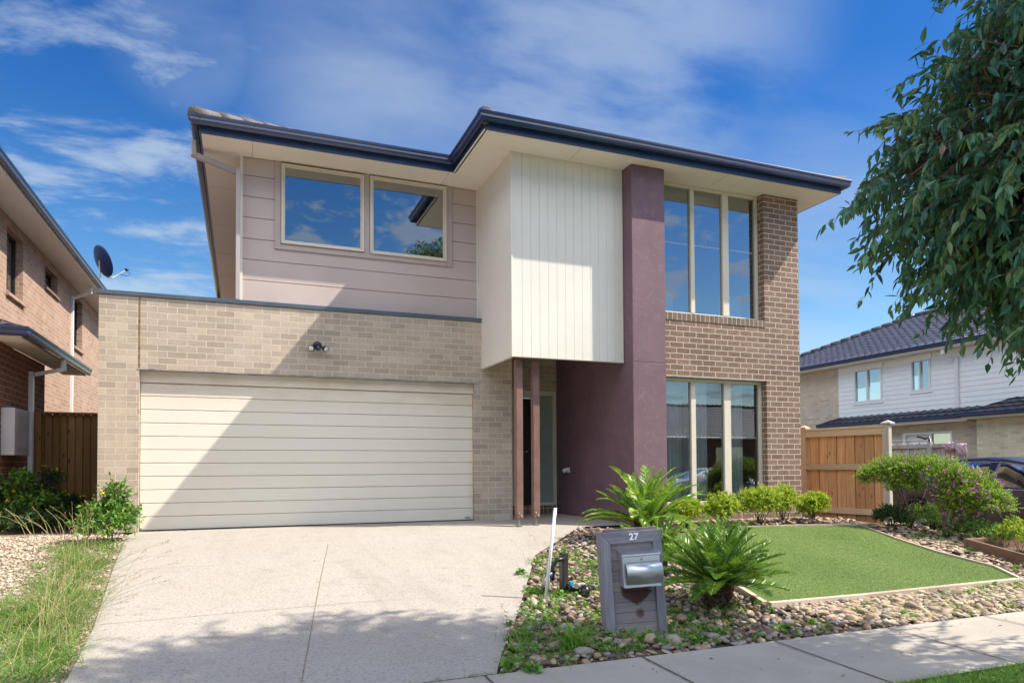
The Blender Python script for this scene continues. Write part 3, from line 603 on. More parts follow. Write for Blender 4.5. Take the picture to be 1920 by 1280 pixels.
part('soffit', m, M['soffit'], H)
for x in (.12, 2.9): part('soffit_joint', MB().box(x, x+.006, 9.98, 10.49, TOP-.002, TOP-.0003), M['clad_trim'], H)
for x in (4.4, 6.9): part('soffit_joint', MB().box(x, x+.006, 8.56, 8.97, TOP-.002, TOP-.0003), M['clad_trim'], H)
for y in (11.8, 13.6, 15.4, 17.2): part('soffit_joint', MB().box(-.51, -.02, y, y+.006, TOP-.002, TOP-.0003), M['clad_trim'], H)
# roofs of concrete tiles
def tile_plane(mb, p, along, up, n_al, courses, ins0=0., ins1=0., tw=.30, cl=.33, amp=.022, thick=.028, sub=6):
    """p eave start; along unit vec (in plan); up = unit up-slope vec (3D); trims each course by ins0/ins1 per metre of slope"""
    p, along, up = Vector(p), Vector(along), Vector(up); nn = along.cross(up).normalized()
    if nn.z < 0: nn = -nn
    for c in range(courses):
        s0 = c*cl; a0 = ins0*s0; a1 = n_al-ins1*s0; a0b = ins0*(s0+cl); a1b = n_al-ins1*(s0+cl)
        if a1-a0 < .05: break
        k = max(2, int((a1-a0)/tw*sub)); vs = []
        for i in range(k+1):
            a = a0+(a1-a0)*i/k; ab = min(max(a, a0b), a1b) if a1b > a0b else (a0b+a1b)/2
            ph_ = (a/tw+.5*(c % 2)*0) % 1
            hgt = amp*(1-abs(math.cos(math.pi*ph_))**.7*1.0)
            base = p+along*a+up*s0; top = p+along*ab+up*(s0+cl)
            vs += [base+nn*(-.004), base+nn*(thick+hgt), top+nn*(.002+hgt)]
        mb.add(vs, [f for i in range(k) for f in ((3*i, 3*i+3, 3*i+4, 3*i+1), (3*i+1, 3*i+4, 3*i+5, 3*i+2))], random.random())
def caps(mb, a, b, r=.10, seg=.40):
    a, b = Vector(a), Vector(b); n = max(1, int((b-a).length/seg)); d = (b-a)/n
    for i in range(n):
        s = a+d*i; mb.tube([s-d*.06, s+d], [r*1.12, r*.9], 10, random.random())
pt = math.tan(R_(22.5)); cu, su = math.cos(R_(22.5)), math.sin(R_(22.5))
def hiproof(x0, x1, y0, y1, z, mat, name, parent, tw=.30, cl=.33, pitch=22.5, sides='WESN', **kw):
    c_, s_ = math.cos(R_(pitch)), math.sin(R_(pitch)); wdt = min(x1-x0, y1-y0)/2; nC = int(wdt/c_/cl)+1; mb = MB(); cc = c_
    if 'S' in sides: tile_plane(mb, (x0, y0, z), (1, 0, 0), (0, c_, s_), x1-x0, nC, cc, cc, tw, cl, **kw)
    if 'N' in sides: tile_plane(mb, (x0, y1, z), (1, 0, 0), (0, -c_, s_), x1-x0, nC, cc, cc, tw, cl, **kw)
    if 'W' in sides: tile_plane(mb, (x0, y0, z), (0, 1, 0), (c_, 0, s_), y1-y0, nC, cc, cc, tw, cl, **kw)
    if 'E' in sides: tile_plane(mb, (x1, y0, z), (0, 1, 0), (-c_, 0, s_), y1-y0, nC, cc, cc, tw, cl, **kw)
    t = math.tan(R_(pitch)); zr = z+wdt*t+.05
    if x1-x0 > y1-y0: ra, rb = (x0+wdt, (y0+y1)/2, zr), (x1-wdt, (y0+y1)/2, zr)
    else: ra, rb = ((x0+x1)/2, y0+wdt, zr), ((x0+x1)/2, y1-wdt, zr)
    o = part(name, mb, mat, parent)
    cb = MB()
    for cx_, cy_ in ((x0, y0), (x1, y0), (x0, y1), (x1, y1)):
        e = min((ra, rb), key=lambda q: abs(q[0]-cx_)+abs(q[1]-cy_)); caps(cb, (cx_, cy_, z+.05), e)
    caps(cb, ra, rb); part('ridge_tile', cb, mat, o); return o
hiproof(-.59, 9.15, 9.91, YE, 5.43, M['tile_brown'], 'roof', H, sub=4)
hiproof(2.96, 9.15, 8.52, 14.0, 5.40, M['tile_brown'], 'front_roof', H, sides='WES', sub=4)
# downpipes
def rect_pipe(pts, w_=.1, d_=.06, mat='pipe_taupe', name='downpipe', parent=H):
    m = MB()
    for a, b in zip(pts, pts[1:]):
        a, b = Vector(a), Vector(b); t = (b-a).normalized()
        if abs(t.z) > .9: s, u_ = Vector((1, 0, 0))*d_, Vector((0, 1, 0))*w_
        else:
            s = t.cross(Vector((0, 0, 1))).normalized()*w_*.8; u_ = s.cross(t).normalized()*d_
        m.obox(a-s/2-u_/2-t*.0, s, u_, b-a+t*.0)
    return part(name, m, M[mat], parent, .004)
rect_pipe([(-.63, 10.42, 5.36), (-.63, 10.42, 5.14)]); rect_pipe([(-.66, 10.42, 5.17), (-.05, 10.42, 4.99)], .1, .07); rect_pipe([(-.063, 10.36, 5.03), (-.063, 10.36, 3.18)], .09, .055)
rect_pipe([(-.62, 20.4, 5.34), (-.62, 20.4, 5.05), (-.1, 20.4, 4.85)], .1, .07, mat='navy')

# ------------------------------------------------------------------ left neighbour
LH = thing('neighbour_brick_house', (-6.5, 15, 0), 'salmon brick two-storey house at the left edge with white eaves', 'house')
def slab_holes_x(mb, x0, x1, y0, y1, z0, z1, holes):      # wall lying along Y with rectangular openings
    hs = sorted(holes); cur = y0
    for (a, b, c, d) in hs:
        mb.box(x0, x1, cur, a, z0, z1); mb.box(x0, x1, a, b, z0, c); mb.box(x0, x1, a, b, d, z1); cur = b
    mb.box(x0, x1, cur, y1, z0, z1)
wins = [(14.45, 15.42, 3.99, 5.12), (16.98, 18.02, 4.72, 5.12), (19.62, 20.62, 3.9, 5.12)]
m = MB(); slab_holes_x(m, -4.1, -3.85, 6, 26, 0, 5.30, wins); part('upper_wall', m, M['brick_salmon'], LH)
m = MB(); m.box(-9, -3.05, 11.15, 13.5, 0, 2.56); part('lower_wall', m, M['brick_red'], LH)
for (a, b, c, d) in wins:
    fr = MB(); fr.box(-4.03, -3.97, a, a+.05, c, d); fr.box(-4.03, -3.97, b-.05, b, c, d); fr.box(-4.03, -3.97, a+.05, b-.05, c, c+.05); fr.box(-4.03, -3.97, a+.05, b-.05, d-.05, d); fr.box(-4.03, -3.97, (a+b)/2-.025, (a+b)/2+.025, c+.05, d-.05)
    f = part('window', fr, M['black'], LH); part('pane', MB().add([(-4.0, a, c), (-4.0, b, c), (-4.0, b, d), (-4.0, a, d)], [(0, 1, 2, 3)]), M['glass'], f)
    part('blind', MB().box(-4.09, -4.08, a, b, c, d), M['white_clad'], f)
    part('sill', MB().prism([(-3.80, a-.04, c-.10), (-3.86, a-.04, c-.11), (-3.99, a-.04, c-.02), (-3.99, a-.04, c+.0), (-3.80, a-.04, c-.04)], (0, b-a+.08, 0)), M['brick_salmon'], f)
m = MB(); m.box(-3.849, -3.36, 6, 25.9, 5.30, 5.312); m.box(-3.849, -3.36, 5.6, 6, 5.3, 5.312); part('soffit', m, M['white_clad'], LH)
sweep([(-3.36, 26), (-3.36, 5.5)][::1], [(0, 5.30), (0, 5.40), (-.02, 5.40), (-.02, 5.30)], M['white_clad'], 'fascia', LH)
def gutr(z): return [(-o, zz-5.475+z) for o, zz in gut]
sweep([(-3.36, 26), (-3.36, 5.5)], [(-o, zz-.03+.02) for o, zz in gut], M['navy'], 'gutter', LH)
hiproof(-12, -3.33, 5.5, 26, 5.46, M['tile_grey'], 'roof', LH, sides='E', sub=4)
# lower roof of the wing
sweep([(-2.72, 14.8), (-2.72, 10.8), (-9, 10.8)], [(0, 2.56), (0, 2.66), (-.02, 2.66), (-.02, 2.56)], M['white_clad'], 'fascia', LH)
sweep([(-2.72, 14.85), (-2.72, 10.8), (-9, 10.8)], [(-o, zz-2.775) for o, zz in gut], M['navy'], 'gutter', LH)
m = MB(); m.box(-9, -2.73, 10.82, 11.149, 2.565, 2.577); m.box(-3.049, -2.73, 11.1495, 14.78, 2.565, 2.577); part('soffit', m, M['soffit'], LH)
mb = MB(); tile_plane(mb, (-2.70, 10.78, 2.69), (0, 1, 0), (-cu, 0, su), 4.05, 4, cu, 0, sub=4); tile_plane(mb, (-9, 10.78, 2.69), (1, 0, 0), (0, cu, su), 6.3, 4, 0, cu, sub=4); part('lower_roof', mb, M['tile_grey'], LH)
rect_pipe([(-2.66, 12.9, 2.60), (-2.66, 12.9, 2.40)], mat='white', parent=LH); rect_pipe([(-2.66, 12.9, 2.43), (-3.0, 12.65, 2.30)], .1, .06, mat='white', parent=LH); rect_pipe([(-3.02, 12.6, 2.34), (-3.02, 12.6, 0)], .09, .06, mat='white', parent=LH)
rect_pipe([(-3.45, 19.4, 5.34), (-3.45, 19.4, 5.12)], mat='white', parent=LH); rect_pipe([(-3.42, 19.4, 5.17), (-3.82, 19.4, 4.98)], .1, .06, mat='white', parent=LH); rect_pipe([(-3.82, 19.35, 5.02), (-3.82, 19.35, 0)], .09, .06, mat='white', parent=LH)
mbx = part('meter_box', MB().box(-3.05, -2.89, 11.28, 11.97, 1.03, 1.68), M['boxgrey'], LH, .008)
m = MB()
for zz in (1.14, 1.58):
    for r_ in range(3):
        for k in range(4-abs(r_-1)): m.box(-2.87, -2.864, 11.40+k*.09, 11.45+k*.09, zz+r_*.025, zz+.012+r_*.025)
part('vent_slots', m, M['clad_trim'], mbx)
part('service_box', MB().box(-3.04, -2.9, 12.72, 12.92, .45, .72), M['pipe_taupe'], LH, .006)
# satellite dish
sd = thing('satellite_dish', (-3.62, 21.4, 5.8), 'dark blue satellite dish on a mast above the left roof', 'satellite dish')
c = Vector((-3.6, 21.55, 6.50)); ax = Vector((.70, .55, .38)).normalized(); a1 = ax.cross(Vector((0, 0, 1))).normalized(); a2 = a1.cross(ax)
m = MB(); rings = 7; vs = [c-ax*.0]; sg = 28
for i in range(1, rings+1):
    r_ = .40*i/rings
    for k in range(sg):
        t = k*2*math.pi/sg; vs.append(c+a1*math.cos(t)*r_*.92+a2*math.sin(t)*r_*1.08+ax*(r_*r_*.42))
fs = [(0, 1+k, 1+(k+1) % sg) for k in range(sg)]+[(1+(i-1)*sg+k, 1+i*sg+k, 1+i*sg+(k+1) % sg, 1+(i-1)*sg+(k+1) % sg) for i in range(1, rings) for k in range(sg)]
m.add(vs, fs, smooth=True); d_ = part('reflector', m, M['dishblue'], sd); so_ = d_.modifiers.new('s', 'SOLIDIFY'); so_.thickness = .012
part('mast', MB().tube([(-3.62, 21.5, 5.55), (-3.62, 21.5, 6.5), c-ax*.06], .022, 8), M['galv'], sd)
tip = c+ax*.60-a2*.34
part('arm', MB().tube([c-a2*.42-ax*.02, c-a2*.47+ax*.15, tip], .016, 8), M['galv'], sd)
part('receiver', MB().tube([tip-Vector((.02, 0, -.02)), tip+Vector((.07, .0, .03))], .035, 10).tube([tip, tip+Vector((.12, 0, -.08)), tip+Vector((.05, 0, -.16)), tip-Vector((.15, 0, .12))], .007, 6), M['black'], sd)
# timber gate between the houses
def paling_fence(name, a, b, z0, z1, label, group, mats, nb, over=True, rails=(), post_w=.09, postz=None, cap=True, face=-1, zb0=None, zb1=None, posts=True, cat='fence'):
    a, b = Vector((*a, 0)), Vector((*b, 0)); d = (b-a); Ln = d.length; d.normalize(); n_ = Vector((d.y, -d.x, 0))*(-face)  # n_ faces viewer
    t = thing(name, ((a.x+b.x)/2, (a.y+b.y)/2, z0), label, cat, group)
    m = MB(); bw = Ln/nb
    for k in range(nb):
        off_ = n_*(.0035 if k % 2 else -.0035); p = a+d*(k*bw+.004)+off_; p.z = z0+random.uniform(0, .012)
        m.obox(p, d*(bw-.009), -n_*.014, (0, 0, z1-z0-(0 if not cap else .02)), random.random())
    p = a-n_*.020; p.z = z0+.01; m.obox(p, d*Ln, -n_*.006, (0, 0, z1-z0-.04), 3.0)  # near-black backing sheet, added so the gaps between boards look shaded
    part('palings', m, M[mats[0]], t, .002)
    for (zz, hh) in rails:
        m = MB(); p = a+n_*.045; p.z = zz; m.obox(p, d*Ln, -n_*.035, (0, 0, hh), random.random()); part('rail', m, M[mats[1]], t, .003)
    if cap:
        m = MB(); p = a+n_*.06-d*.02; p.z = z1-.018; m.obox(p, d*(Ln+.04), -n_*.12, (0, 0, .03), random.random()); part('capping', m, M[mats[1]], t, .003)
    return t, a, b, d, n_
FT = 1.48
t, a, b, d, n_ = paling_fence('timber_fence', (9.57, 9.92), (9.90, 8.46), -.15, FT, 'honey pine paling fence beside the dark brick wall', None, ('fence', 'fence_rail'), 9, rails=((.00, .10), (.76, .10), (1.345, .12)), face=-1)
m = MB(); p = a-d*.02+n_*.05; p.z = -.15; m.obox(p, d*.12, -n_*.12, (0, 0, 1.65)); part('post', m, M['fence_rail'], t, .004)
m = MB(); p = a-d*.035+n_*.065; p.z = 1.502; m.obox(p, d*.15, -n_*.15, (0, 0, .025)); q = p+d*.075-n_*.075+Vector((0, 0, .07)); pp = [p+Vector((0, 0, .0255)), p+d*.15+Vector((0, 0, .0255)), p+d*.15-n_*.15+Vector((0, 0, .0255)), p-n_*.15+Vector((0, 0, .0255))]; m.add(pp+[q], [(0, 1, 4), (1, 2, 4), (2, 3, 4), (3, 0, 4)]); part('post_cap', m, M['fence_rail'], t)
m = MB(); p = b-d*.01+n_*.04; p.z = -.2; m.obox(p, d*.11, -n_*.10, (0, 0, 1.71)); part('post', m, M['fence_post_g'], t, .004)
m = MB(); p = b-d*.025+n_*.055; p.z = 1.512; m.obox(p, d*.16, -n_*.16, (0, 0, .02)); pp = [p+Vector((0, 0, .0205)), p+d*.16+Vector((0, 0, .0205)), p+d*.16-n_*.16+Vector((0, 0, .0205)), p-n_*.16+Vector((0, 0, .0205))]; m.add(pp+[p+d*.08-n_*.08+Vector((0, 0, .07))], [(0, 1, 4), (1, 2, 4), (2, 3, 4), (3, 0, 4)]); part('post_cap', m, M['fence_post_g'], t)
t, a, b, d, n_ = paling_fence('timber_gate', (-3.04, 13.0), (-1.76, 13.0), .03, 1.74, 'brown timber side gate between the two brick houses', None, ('fence_dark', 'fence_dark'), 12, cap=True, face=-1, cat='gate')
m = MB(); m.box(-3.045, -2.96, 12.9, 12.985, 0, 1.75); part('post', m, M['fence_dark'], t, .004)
t, a, b, d, n_ = paling_fence('grey_paling_fence', (16.0, 15.6), (16.0, 11.45), -.5, 1.36, 'weathered grey paling fence beyond the parked car', None, ('fence_grey', 'fence_grey'), 34, rails=((1.27, .09),), cap=False, face=-1)
for yy in (15.5, 13.5, 12.3): m = MB(); m.box(15.9, 16.0-.018, yy-.05, yy+.05, -.5, 1.42); part('post', m, M['fence_grey'], t)

# ------------------------------------------------------------------ right neighbour
RH = thing('neighbour_weatherboard_house', (24, 14, -.5), 'white weatherboard and cream brick house behind the parked car', 'house')
m = MB(); m.box(21.5, 21.6, 20.36, 25.2, -.5, 4.62); part('side_brick_wall', m, M['brick_tan'], RH)
m = MB(); holes = [(18.39, 19.60, 3.19, 4.41), (16.50, 17.23, 3.37, 4.43)]
z = 2.35
while z < 4.6:
    z1 = min(z+.165, 4.62)
    def seg(ya, yb): m.prism([(21.5-.0, ya, z1), (21.5-.013, ya, z), (21.56, ya, z), (21.56, ya, z1)], (0, yb-ya, 0))
    cur = 4.0
    for (a_, b_, c_, d_) in sorted(holes):
        if z1 > c_ and z < d_: seg(cur, a_); cur = b_
    seg(cur, 20.358); z += .165
part('weatherboard_wall', m, M['wboard'], RH)
m = MB(); m.box(21.565, 21.65, 4, 20.35, -.5, 3.1); m.box(21.565, 21.65, 4, 16.5, 3.1, 4.62); m.box(21.565, 21.65, 17.23, 18.39, 3.1, 4.62); m.box(21.565, 21.65, 19.6, 20.35, 3.1, 4.62); part('wall_backing', m, M['white_clad'], RH)
for (a_, b_, c_, d_) in holes:
    fr = MB(); x0, x1 = 21.45, 21.53; fr.box(x0, x1, a_, a_+.05, c_, d_); fr.box(x0, x1, b_-.05, b_, c_, d_); fr.box(x0, x1, a_+.05, b_-.05, c_, c_+.05); fr.box(x0, x1, a_+.05, b_-.05, d_-.05, d_); mid = (a_+b_)/2+(.03); fr.box(x0, x1, mid-.025, mid+.025, c_+.05, d_-.05)
    f = part('window', fr, M['frame_w'], RH); part('pane', MB().add([(21.52, a_, c_), (21.52, b_, c_), (21.52, b_, d_), (21.52, a_, d_)], [(0, 3, 2, 1)]), M['glass'], f)
    fr = MB(); fr.box(21.46, 21.499, a_-.05, b_+.05, d_+.001, d_+.20); part('window_head', fr, M['wboard'], f); part('sill', MB().box(21.455, 21.52, a_-.05, b_+.05, c_-.08, c_-.001), M['wboard'], f)
    part('blind', MB().box(21.60, 21.61, a_, mid, c_+(.0 if b_ < 18 else .7), d_), M['curtain'], f); part('blind', MB().box(21.62, 21.63, mid, b_, c_+.55, d_), M['curtain'], f)
m = MB(); m.box(21.0, 21.499, 3.5, 25.5, 4.60, 4.612); part('soffit', m, M['white_clad'], RH)
sweep([(21.02, 3.5), (21.02, 25.6)], [(0, 4.60), (0, 4.70), (.02, 4.70), (.02, 4.60)], M['white_clad'], 'fascia', RH)
sweep([(21.02, 3.5), (21.02, 25.6)], [(-o, zz-5.475+4.80) for o, zz in gut], M['navy'], 'gutter', RH)
hiproof(20.98, 31, 3.5, 25.6, 4.77, M['tile_grey'], 'roof', RH, sides='W', pitch=24, sub=6, amp=.035)
mb = MB(); c2_, s2_ = math.cos(R_(24)), math.sin(R_(24))
tile_plane(mb, (20.90, 14.8, 2.42), (0, 1, 0), (c2_, 0, s2_), 6.05, 2, 0, .9, sub=6, amp=.03); part('lower_roof', mb, M['tile_dark'], RH)
sweep([(20.93, 14.8), (20.93, 20.85)], [(-o, zz-5.475+2.44) for o, zz in gut], M['navy'], 'gutter', RH)
m = MB(); m.box(20.94, 21.0, 14.9, 20.8, 2.22, 2.36); m.box(21.0, 21.47, 14.9, 20.8, 2.22, 2.232); part('fascia', m, M['white_clad'], RH)
m = MB(); m.box(21.38, 21.48, 15.7, 17.5, -.5, 1.02); m.box(21.38, 21.48, 14.9, 15.7, -.5, 2.22); m.box(21.38, 21.48, 17.5, 20.8, -.5, 2.22); m.box(21.38, 21.48, 15.7, 17.5, 1.95, 2.22); part('lower_wall', m, M['brick_tan'], RH)
m = MB(); m.box(21.37, 21.46, 15.7, 15.76, -.5, 1.95); m.box(21.37, 21.46, 16.42, 16.5, -.5, 1.95); m.box(21.37, 21.46, 17.4, 17.5, -.5, 1.95); m.box(21.37, 21.46, 15.76, 16.42, 1.88, 1.95); m.box(21.37, 21.46, 16.5, 17.4, 1.88, 1.95); dd = part('security_door', m, M['frame_w'], RH)
part('pane', MB().add([(21.42, 15.7, -.5), (21.42, 16.5, -.5), (21.42, 16.5, 1.9), (21.42, 15.7, 1.9)], [(0, 3, 2, 1)]), M['glass'], dd); part('mesh_panel', MB().box(21.43, 21.44, 16.5, 17.4, -.5, 1.88), M['white_clad'], dd)
m = MB()
for k in range(-18, 26):
    y_ = 16.5+k*.06
    for s_ in (1, -1):
        pa = [(21.425, y_, -.2+0), (21.425, y_+s_*2.0, 1.8)]
        # clip to panel
        def cl(yv, zv): return yv, zv
        y0_, z0_, y1_, z1_ = y_, -.2, y_+s_*2., 1.8
        ts = [0, 1]
        for lim in (16.52, 17.38): ts.append((lim-y0_)/(y1_-y0_))
        ts = sorted(x for x in ts if 0 <= x <= 1 and 16.519 <= y0_+(y1_-y0_)*x <= 17.381)
        if len(ts) >= 2:
            A, B = ts[0], ts[-1]; m.tube([(21.425, y0_+(y1_-y0_)*A, z0_+2*A), (21.425, y0_+(y1_-y0_)*B, z0_+2*B)], .006, 4)
part('door_grille', m, M['clad_trim'], dd)
part('vent', MB().box(21.355, 21.379, 19.05, 19.35, 1.78, 2.05), M['white'], RH, .01); part('vent', MB().box(21.355, 21.379, 18.55, 18.85, 1.78, 2.05), M['white'], RH, .01)
part('floodlight', MB().tube([(21.37, 18.2, 1.78), (21.25, 18.2, 1.74)], .045, 10).tube([(21.25, 18.26, 1.68), (21.16, 18.32, 1.62)], [.04, .08], 10).tube([(21.25, 18.14, 1.68), (21.16, 18.06, 1.62)], [.04, .08], 10), M['black'], RH)
m = MB(); m.box(20.95, 27, 4, 14.6, -.5, 2.3); part('garage_block', m, M['brick_cream'], RH)
mb = MB(); tile_plane(mb, (20.52, 4, 2.40), (0, 1, 0), (c2_, 0, s2_), 10.85, 9, 0, .9, sub=6, amp=.03); tile_plane(mb, (20.52, 14.85, 2.40), (1, 0, 0), (0, -c2_, s2_), 6, 9, .9, 0, sub=4); part('garage_roof', mb, M['tile_dark'], RH)
sweep([(20.55, 4), (20.55, 14.9)], [(-o, zz-5.475+2.43) for o, zz in gut], M['navy'], 'gutter', RH); m = MB(); m.box(20.56, 20.60, 4, 14.8, 2.24, 2.36); m.box(20.6, 20.949, 4, 14.8, 2.25, 2.262); m.box(20.6, 21.3, 14.6, 14.8, 2.24, 2.36); part('fascia', m, M['white_clad'], RH)
rect_pipe([(21.08, 15.75, 4.66), (21.08, 15.75, 4.42)], mat='white', parent=RH); rect_pipe([(21.08, 15.75, 4.45), (21.45, 15.6, 4.27)], .1, .06, mat='white', parent=RH); rect_pipe([(21.44, 15.55, 4.32), (21.44, 15.55, 2.6)], .09, .06, mat='white', parent=RH)
tw = MB()
for yy, zz, s_ in ((11.78, 1.28, .10), (11.46, 1.20, .14)):
    vs = []
    for i in range(9):
        for j in range(9): vs.append((15.93-.05*math.sin(j/8*3.14)-.02*math.sin(i*1.3+j), yy+(i/8-.5)*.24+.03*math.sin(j*.9), zz+(.5-j/8)*s_*2.+.015*math.sin(i*1.7)))
    tw.add(vs, [(i*9+j, (i+1)*9+j, (i+1)*9+j+1, i*9+j+1) for i in range(8) for j in range(8)], smooth=True)
o = solo('towel', tw, M['pink'], 'pink towels hung over the end of the grey paling fence', 'towel'); q = o.modifiers.new('s', 'SOLIDIFY'); q.thickness = .02

ca = thing('clothes_airer', (16.8, 13.6, -.5), 'white clothes airer rail with pegs just above the grey paling fence', 'clothes airer')
part('frame', MB().tube([(16.8, 12.9, -.5), (16.8, 12.95, 1.52), (16.8, 14.2, 1.52), (16.8, 14.25, -.5)], .018, 6).tube([(16.8, 12.95, 1.42), (16.8, 14.2, 1.42)], .010, 5), M['white'], ca)
for k in range(7): part('peg', MB().box(16.775, 16.79, 13.05+k*.17, 13.09+k*.17, 1.36, 1.44), M['pink'] if k % 2 else M['num'], ca)
part('hook', MB().tube([(16.78, 13.3, 1.6), (16.78, 13.05, 1.53), (16.78, 12.97, 1.58), (16.78, 12.95, 1.42)], .025, 6), M['black'], ca)

# house across the street (seen mirrored in the lower windows)
AH = thing('house_across_street', (27, -22, -.5), 'brown brick house with grey tiled hip roof mirrored in the ground-floor windows', 'house')
m = MB(); m.box(15, 40, -27, -18, -.5, 2.6); part('wall', m, M['brick_red'], AH); m = MB(); m.box(14.6, 40.4, -27.4, -17.6, 2.601, 2.75); part('fascia', m, M['frame'], AH)
hiproof(14.5, 40.5, -27.5, -17.5, 2.76, M['tile_grey'], 'roof', AH, sides='N', pitch=25, sub=4)
part('window', MB().box(20, 23, -17.99, -17.95, 0, 2.1), M['glass'], AH); part('window', MB().box(28, 30, -17.99, -17.95, 0, 2.1), M['glass'], AH)
m = MB(); m.tube([(-12, -18.5, -.6), (-12, -18.5, 2.), (-12, -18.5, 4)], [.2, .15, .05])

# ------------------------------------------------------------------ parked car
def lerpf(tab, s):
    xs_ = [t[0] for t in tab]; return float(np.interp(s, xs_, [t[1] for t in tab]))
def build_car(name, loc, rz, label, paint, group=None):
    t = thing(name, (0, 0, 0), label, 'car', group)
    TOPP = [(0, .60), (.12, .70), (.5, .80), (.9, .89), (1.2, .95), (1.45, 1.08), (1.75, 1.25), (2.05, 1.38), (2.35, 1.44), (2.7, 1.46), (3.1, 1.445), (3.5, 1.37), (3.85, 1.24), (4.2, 1.07), (4.4, 1.04), (4.68, 1.0), (4.78, .86), (4.82, .7)]
    BEL = [(0, .56), (.5, .74), (1.2, .90), (2.5, .95), (3.9, 1.01), (4.4, 1.01), (4.7, .95), (4.82, .66)]
    WID = [(0, .60), (.1, .74), (.4, .85), (1.0, .905), (2.5, .92), (3.8, .91), (4.4, .85), (4.72, .75), (4.82, .62)]
    BOT = [(0, .26), (.4, .2), (4.4, .2), (4.82, .34)]
    S = sorted(set(list(np.round(np.linspace(0, 4.82, 97), 4)))); AX = (.93, 3.72); RW = .345
    secs = []
    for s in S:
        w_, h, tp, b = lerpf(WID, s), lerpf(BEL, s), lerpf(TOPP, s), lerpf(BOT, s); h = min(h, tp-.015); c = max(tp-h, .015)
        k = min(1, c/.35)
        rw = .93-.27*k
        secs.append([(w_*.90, b), (w_*.975, b+.05), (w_*.985, b+.14), (w_*1., b+(h-b)*.35), (w_*1., b+(h-b)*.5), (w_*.998, b+(h-b)*.65), (w_*.985, b+(h-b)*.82), (w_*.965, h-.03), (w_*.93, h), (w_*(.93-(.93-rw)*.07), h+c*.07), (w_*(.93-(.93-rw)*.42), h+c*.42), (w_*(rw+.01), h+c*.84), (w_*(rw-.04), h+c*.93), (w_*(rw-.12), h+c*.975), (w_*.35*1, tp-.004*k), (0, tp)])
    q = len(secs[0]); m = MB(); gl_ = MB(); ws = MB(); ch = MB()
    vs = []
    for s, sec in zip(S, secs):
        for side in (-1, 1): vs += [(side*x, s-2.4, z) for x, z in sec]
    vs = [Vector(v) for v in vs]
    for v in vs:                                   # wheel arches: push lower-side vertices onto the arch circle
        for a_ in AX:
            dy, dz_ = v.y+2.4-a_, v.z-.33; r_ = math.hypot(dy, dz_)
            if abs(v.x) > .55 and r_ < RW+.055: pass
    body, glf, wsf = [], {}, {}
    for i in range(len(S)-1):
        s = (S[i]+S[i+1])/2
        for sd_ in (0, 1):
            for j in range(q-1):
                a = i*2*q+sd_*q+j; b = (i+1)*2*q+sd_*q+j; f = (a, b, b+1, a+1) if sd_ == 0 else (a, a+1, b+1, b)
                cz_ = sum(vs[k].z for k in f)/4
                if j < 8 and any(math.hypot(s-a_, cz_-.33) < RW+.03 for a_ in AX): continue
                hh = lerpf(TOPP, s)-lerpf(BEL, s)
                if 9 <= j <= 10 and hh > .2 and ((1.62 < s < 2.42) or (2.55 < s < 3.42) or (3.50 < s < 3.72)): glf.setdefault((sd_, (s > 2.48)+(s > 3.46)), []).append(f)
                elif 12 <= j and ((1.30 < s < 2.02) or (3.42 < s < 4.15)): wsf.setdefault(s < 2.5, []).append(f)
                else: body.append(f)
    def sub(fs):
        ix = sorted({k for f in fs for k in f}); mp = {k: i for i, k in enumerate(ix)}; return MB().add([vs[k] for k in ix], [tuple(mp[k] for k in f) for f in fs], smooth=True)
    ORG[t.name] = Vector((0, 0, 0))
    bd = part('body', sub(body), paint, t); e = bd.modifiers.new('s', 'SOLIDIFY'); e.thickness = .012; e.offset = -1
    
    for q_ in glf.values(): part('window', sub(q_), M['carglass'], t)
    for k_, q_ in wsf.items(): part('windscreen' if k_ else 'rear_screen', sub(q_), M['carglass'], t)
    m = MB(); m.box(-.78, .78, -2.2, 2.2, .2, .24); m.box(-.8, .8, -2.3, -1.9, .25, .6); part('underbody', m, M['black'], t)
    m = MB()
    for sx in (-.78, .22): 
        for sy in (-.35, .55): m.box(sx, sx+.52, sy, sy+.14, .5, 1.12); m.box(sx, sx+.52, sy-.42, sy, .4, .55)
    part('seat', m, M['black'], t, .04)
    for sd_ in (-1, 1):
        pts = []; i0 = 9
        for s in np.linspace(1.60, 3.74, 24):
            w_, h, tp = lerpf(WID, s), lerpf(BEL, s), lerpf(TOPP, s); c = tp-h; k = min(1, c/.35); rw = .93-.27*k; pts.append((sd_*(w_*(rw+.01)+.006), s-2.4, h+c*.84+.004))
        ch = MB().tube(pts, .010, 6)
        ch.tube([(sd_*(lerpf(WID, s)*.935+.004), s-2.4, lerpf(BEL, s)+.005) for s in np.linspace(1.40, 3.74, 14)], .009, 6); part('window_trim', ch, M['chrome'], t)
        dl_ = MB()
        for s in (1.42, 2.49, 3.45): dl_.tube([(sd_*(lerpf(WID, s)*1.0+.0015), s-2.4+.00, z) for z in (.32, .5, .7)]+[(sd_*(lerpf(WID, s)*.935+.002), s-2.4, lerpf(BEL, s))], .004, 4)
        part('door_seam', dl_, M['black'], t)
        for s in (2.25, 3.25): part('door_handle', MB().tube([(sd_*.915, s-2.4-.0, .80), (sd_*.955, s-2.4+.03, .805), (sd_*.955, s-2.4+.14, .81), (sd_*.915, s-2.4+.17, .81)], .012, 6), M['chrome'], t)
        mr = MB().tube([(sd_*.87, 1.62-2.4, .97), (sd_*.97, 1.60-2.4, .99)], .022, 8).tube([(sd_*.95, 1.53-2.4, 1.015), (sd_*1.0, 1.55-2.4, 1.02), (sd_*1.05, 1.60-2.4, 1.02), (sd_*1.09, 1.64-2.4, 1.01)], [.045, .075, .078, .035], 14); part('side_mirror', mr, paint, t)
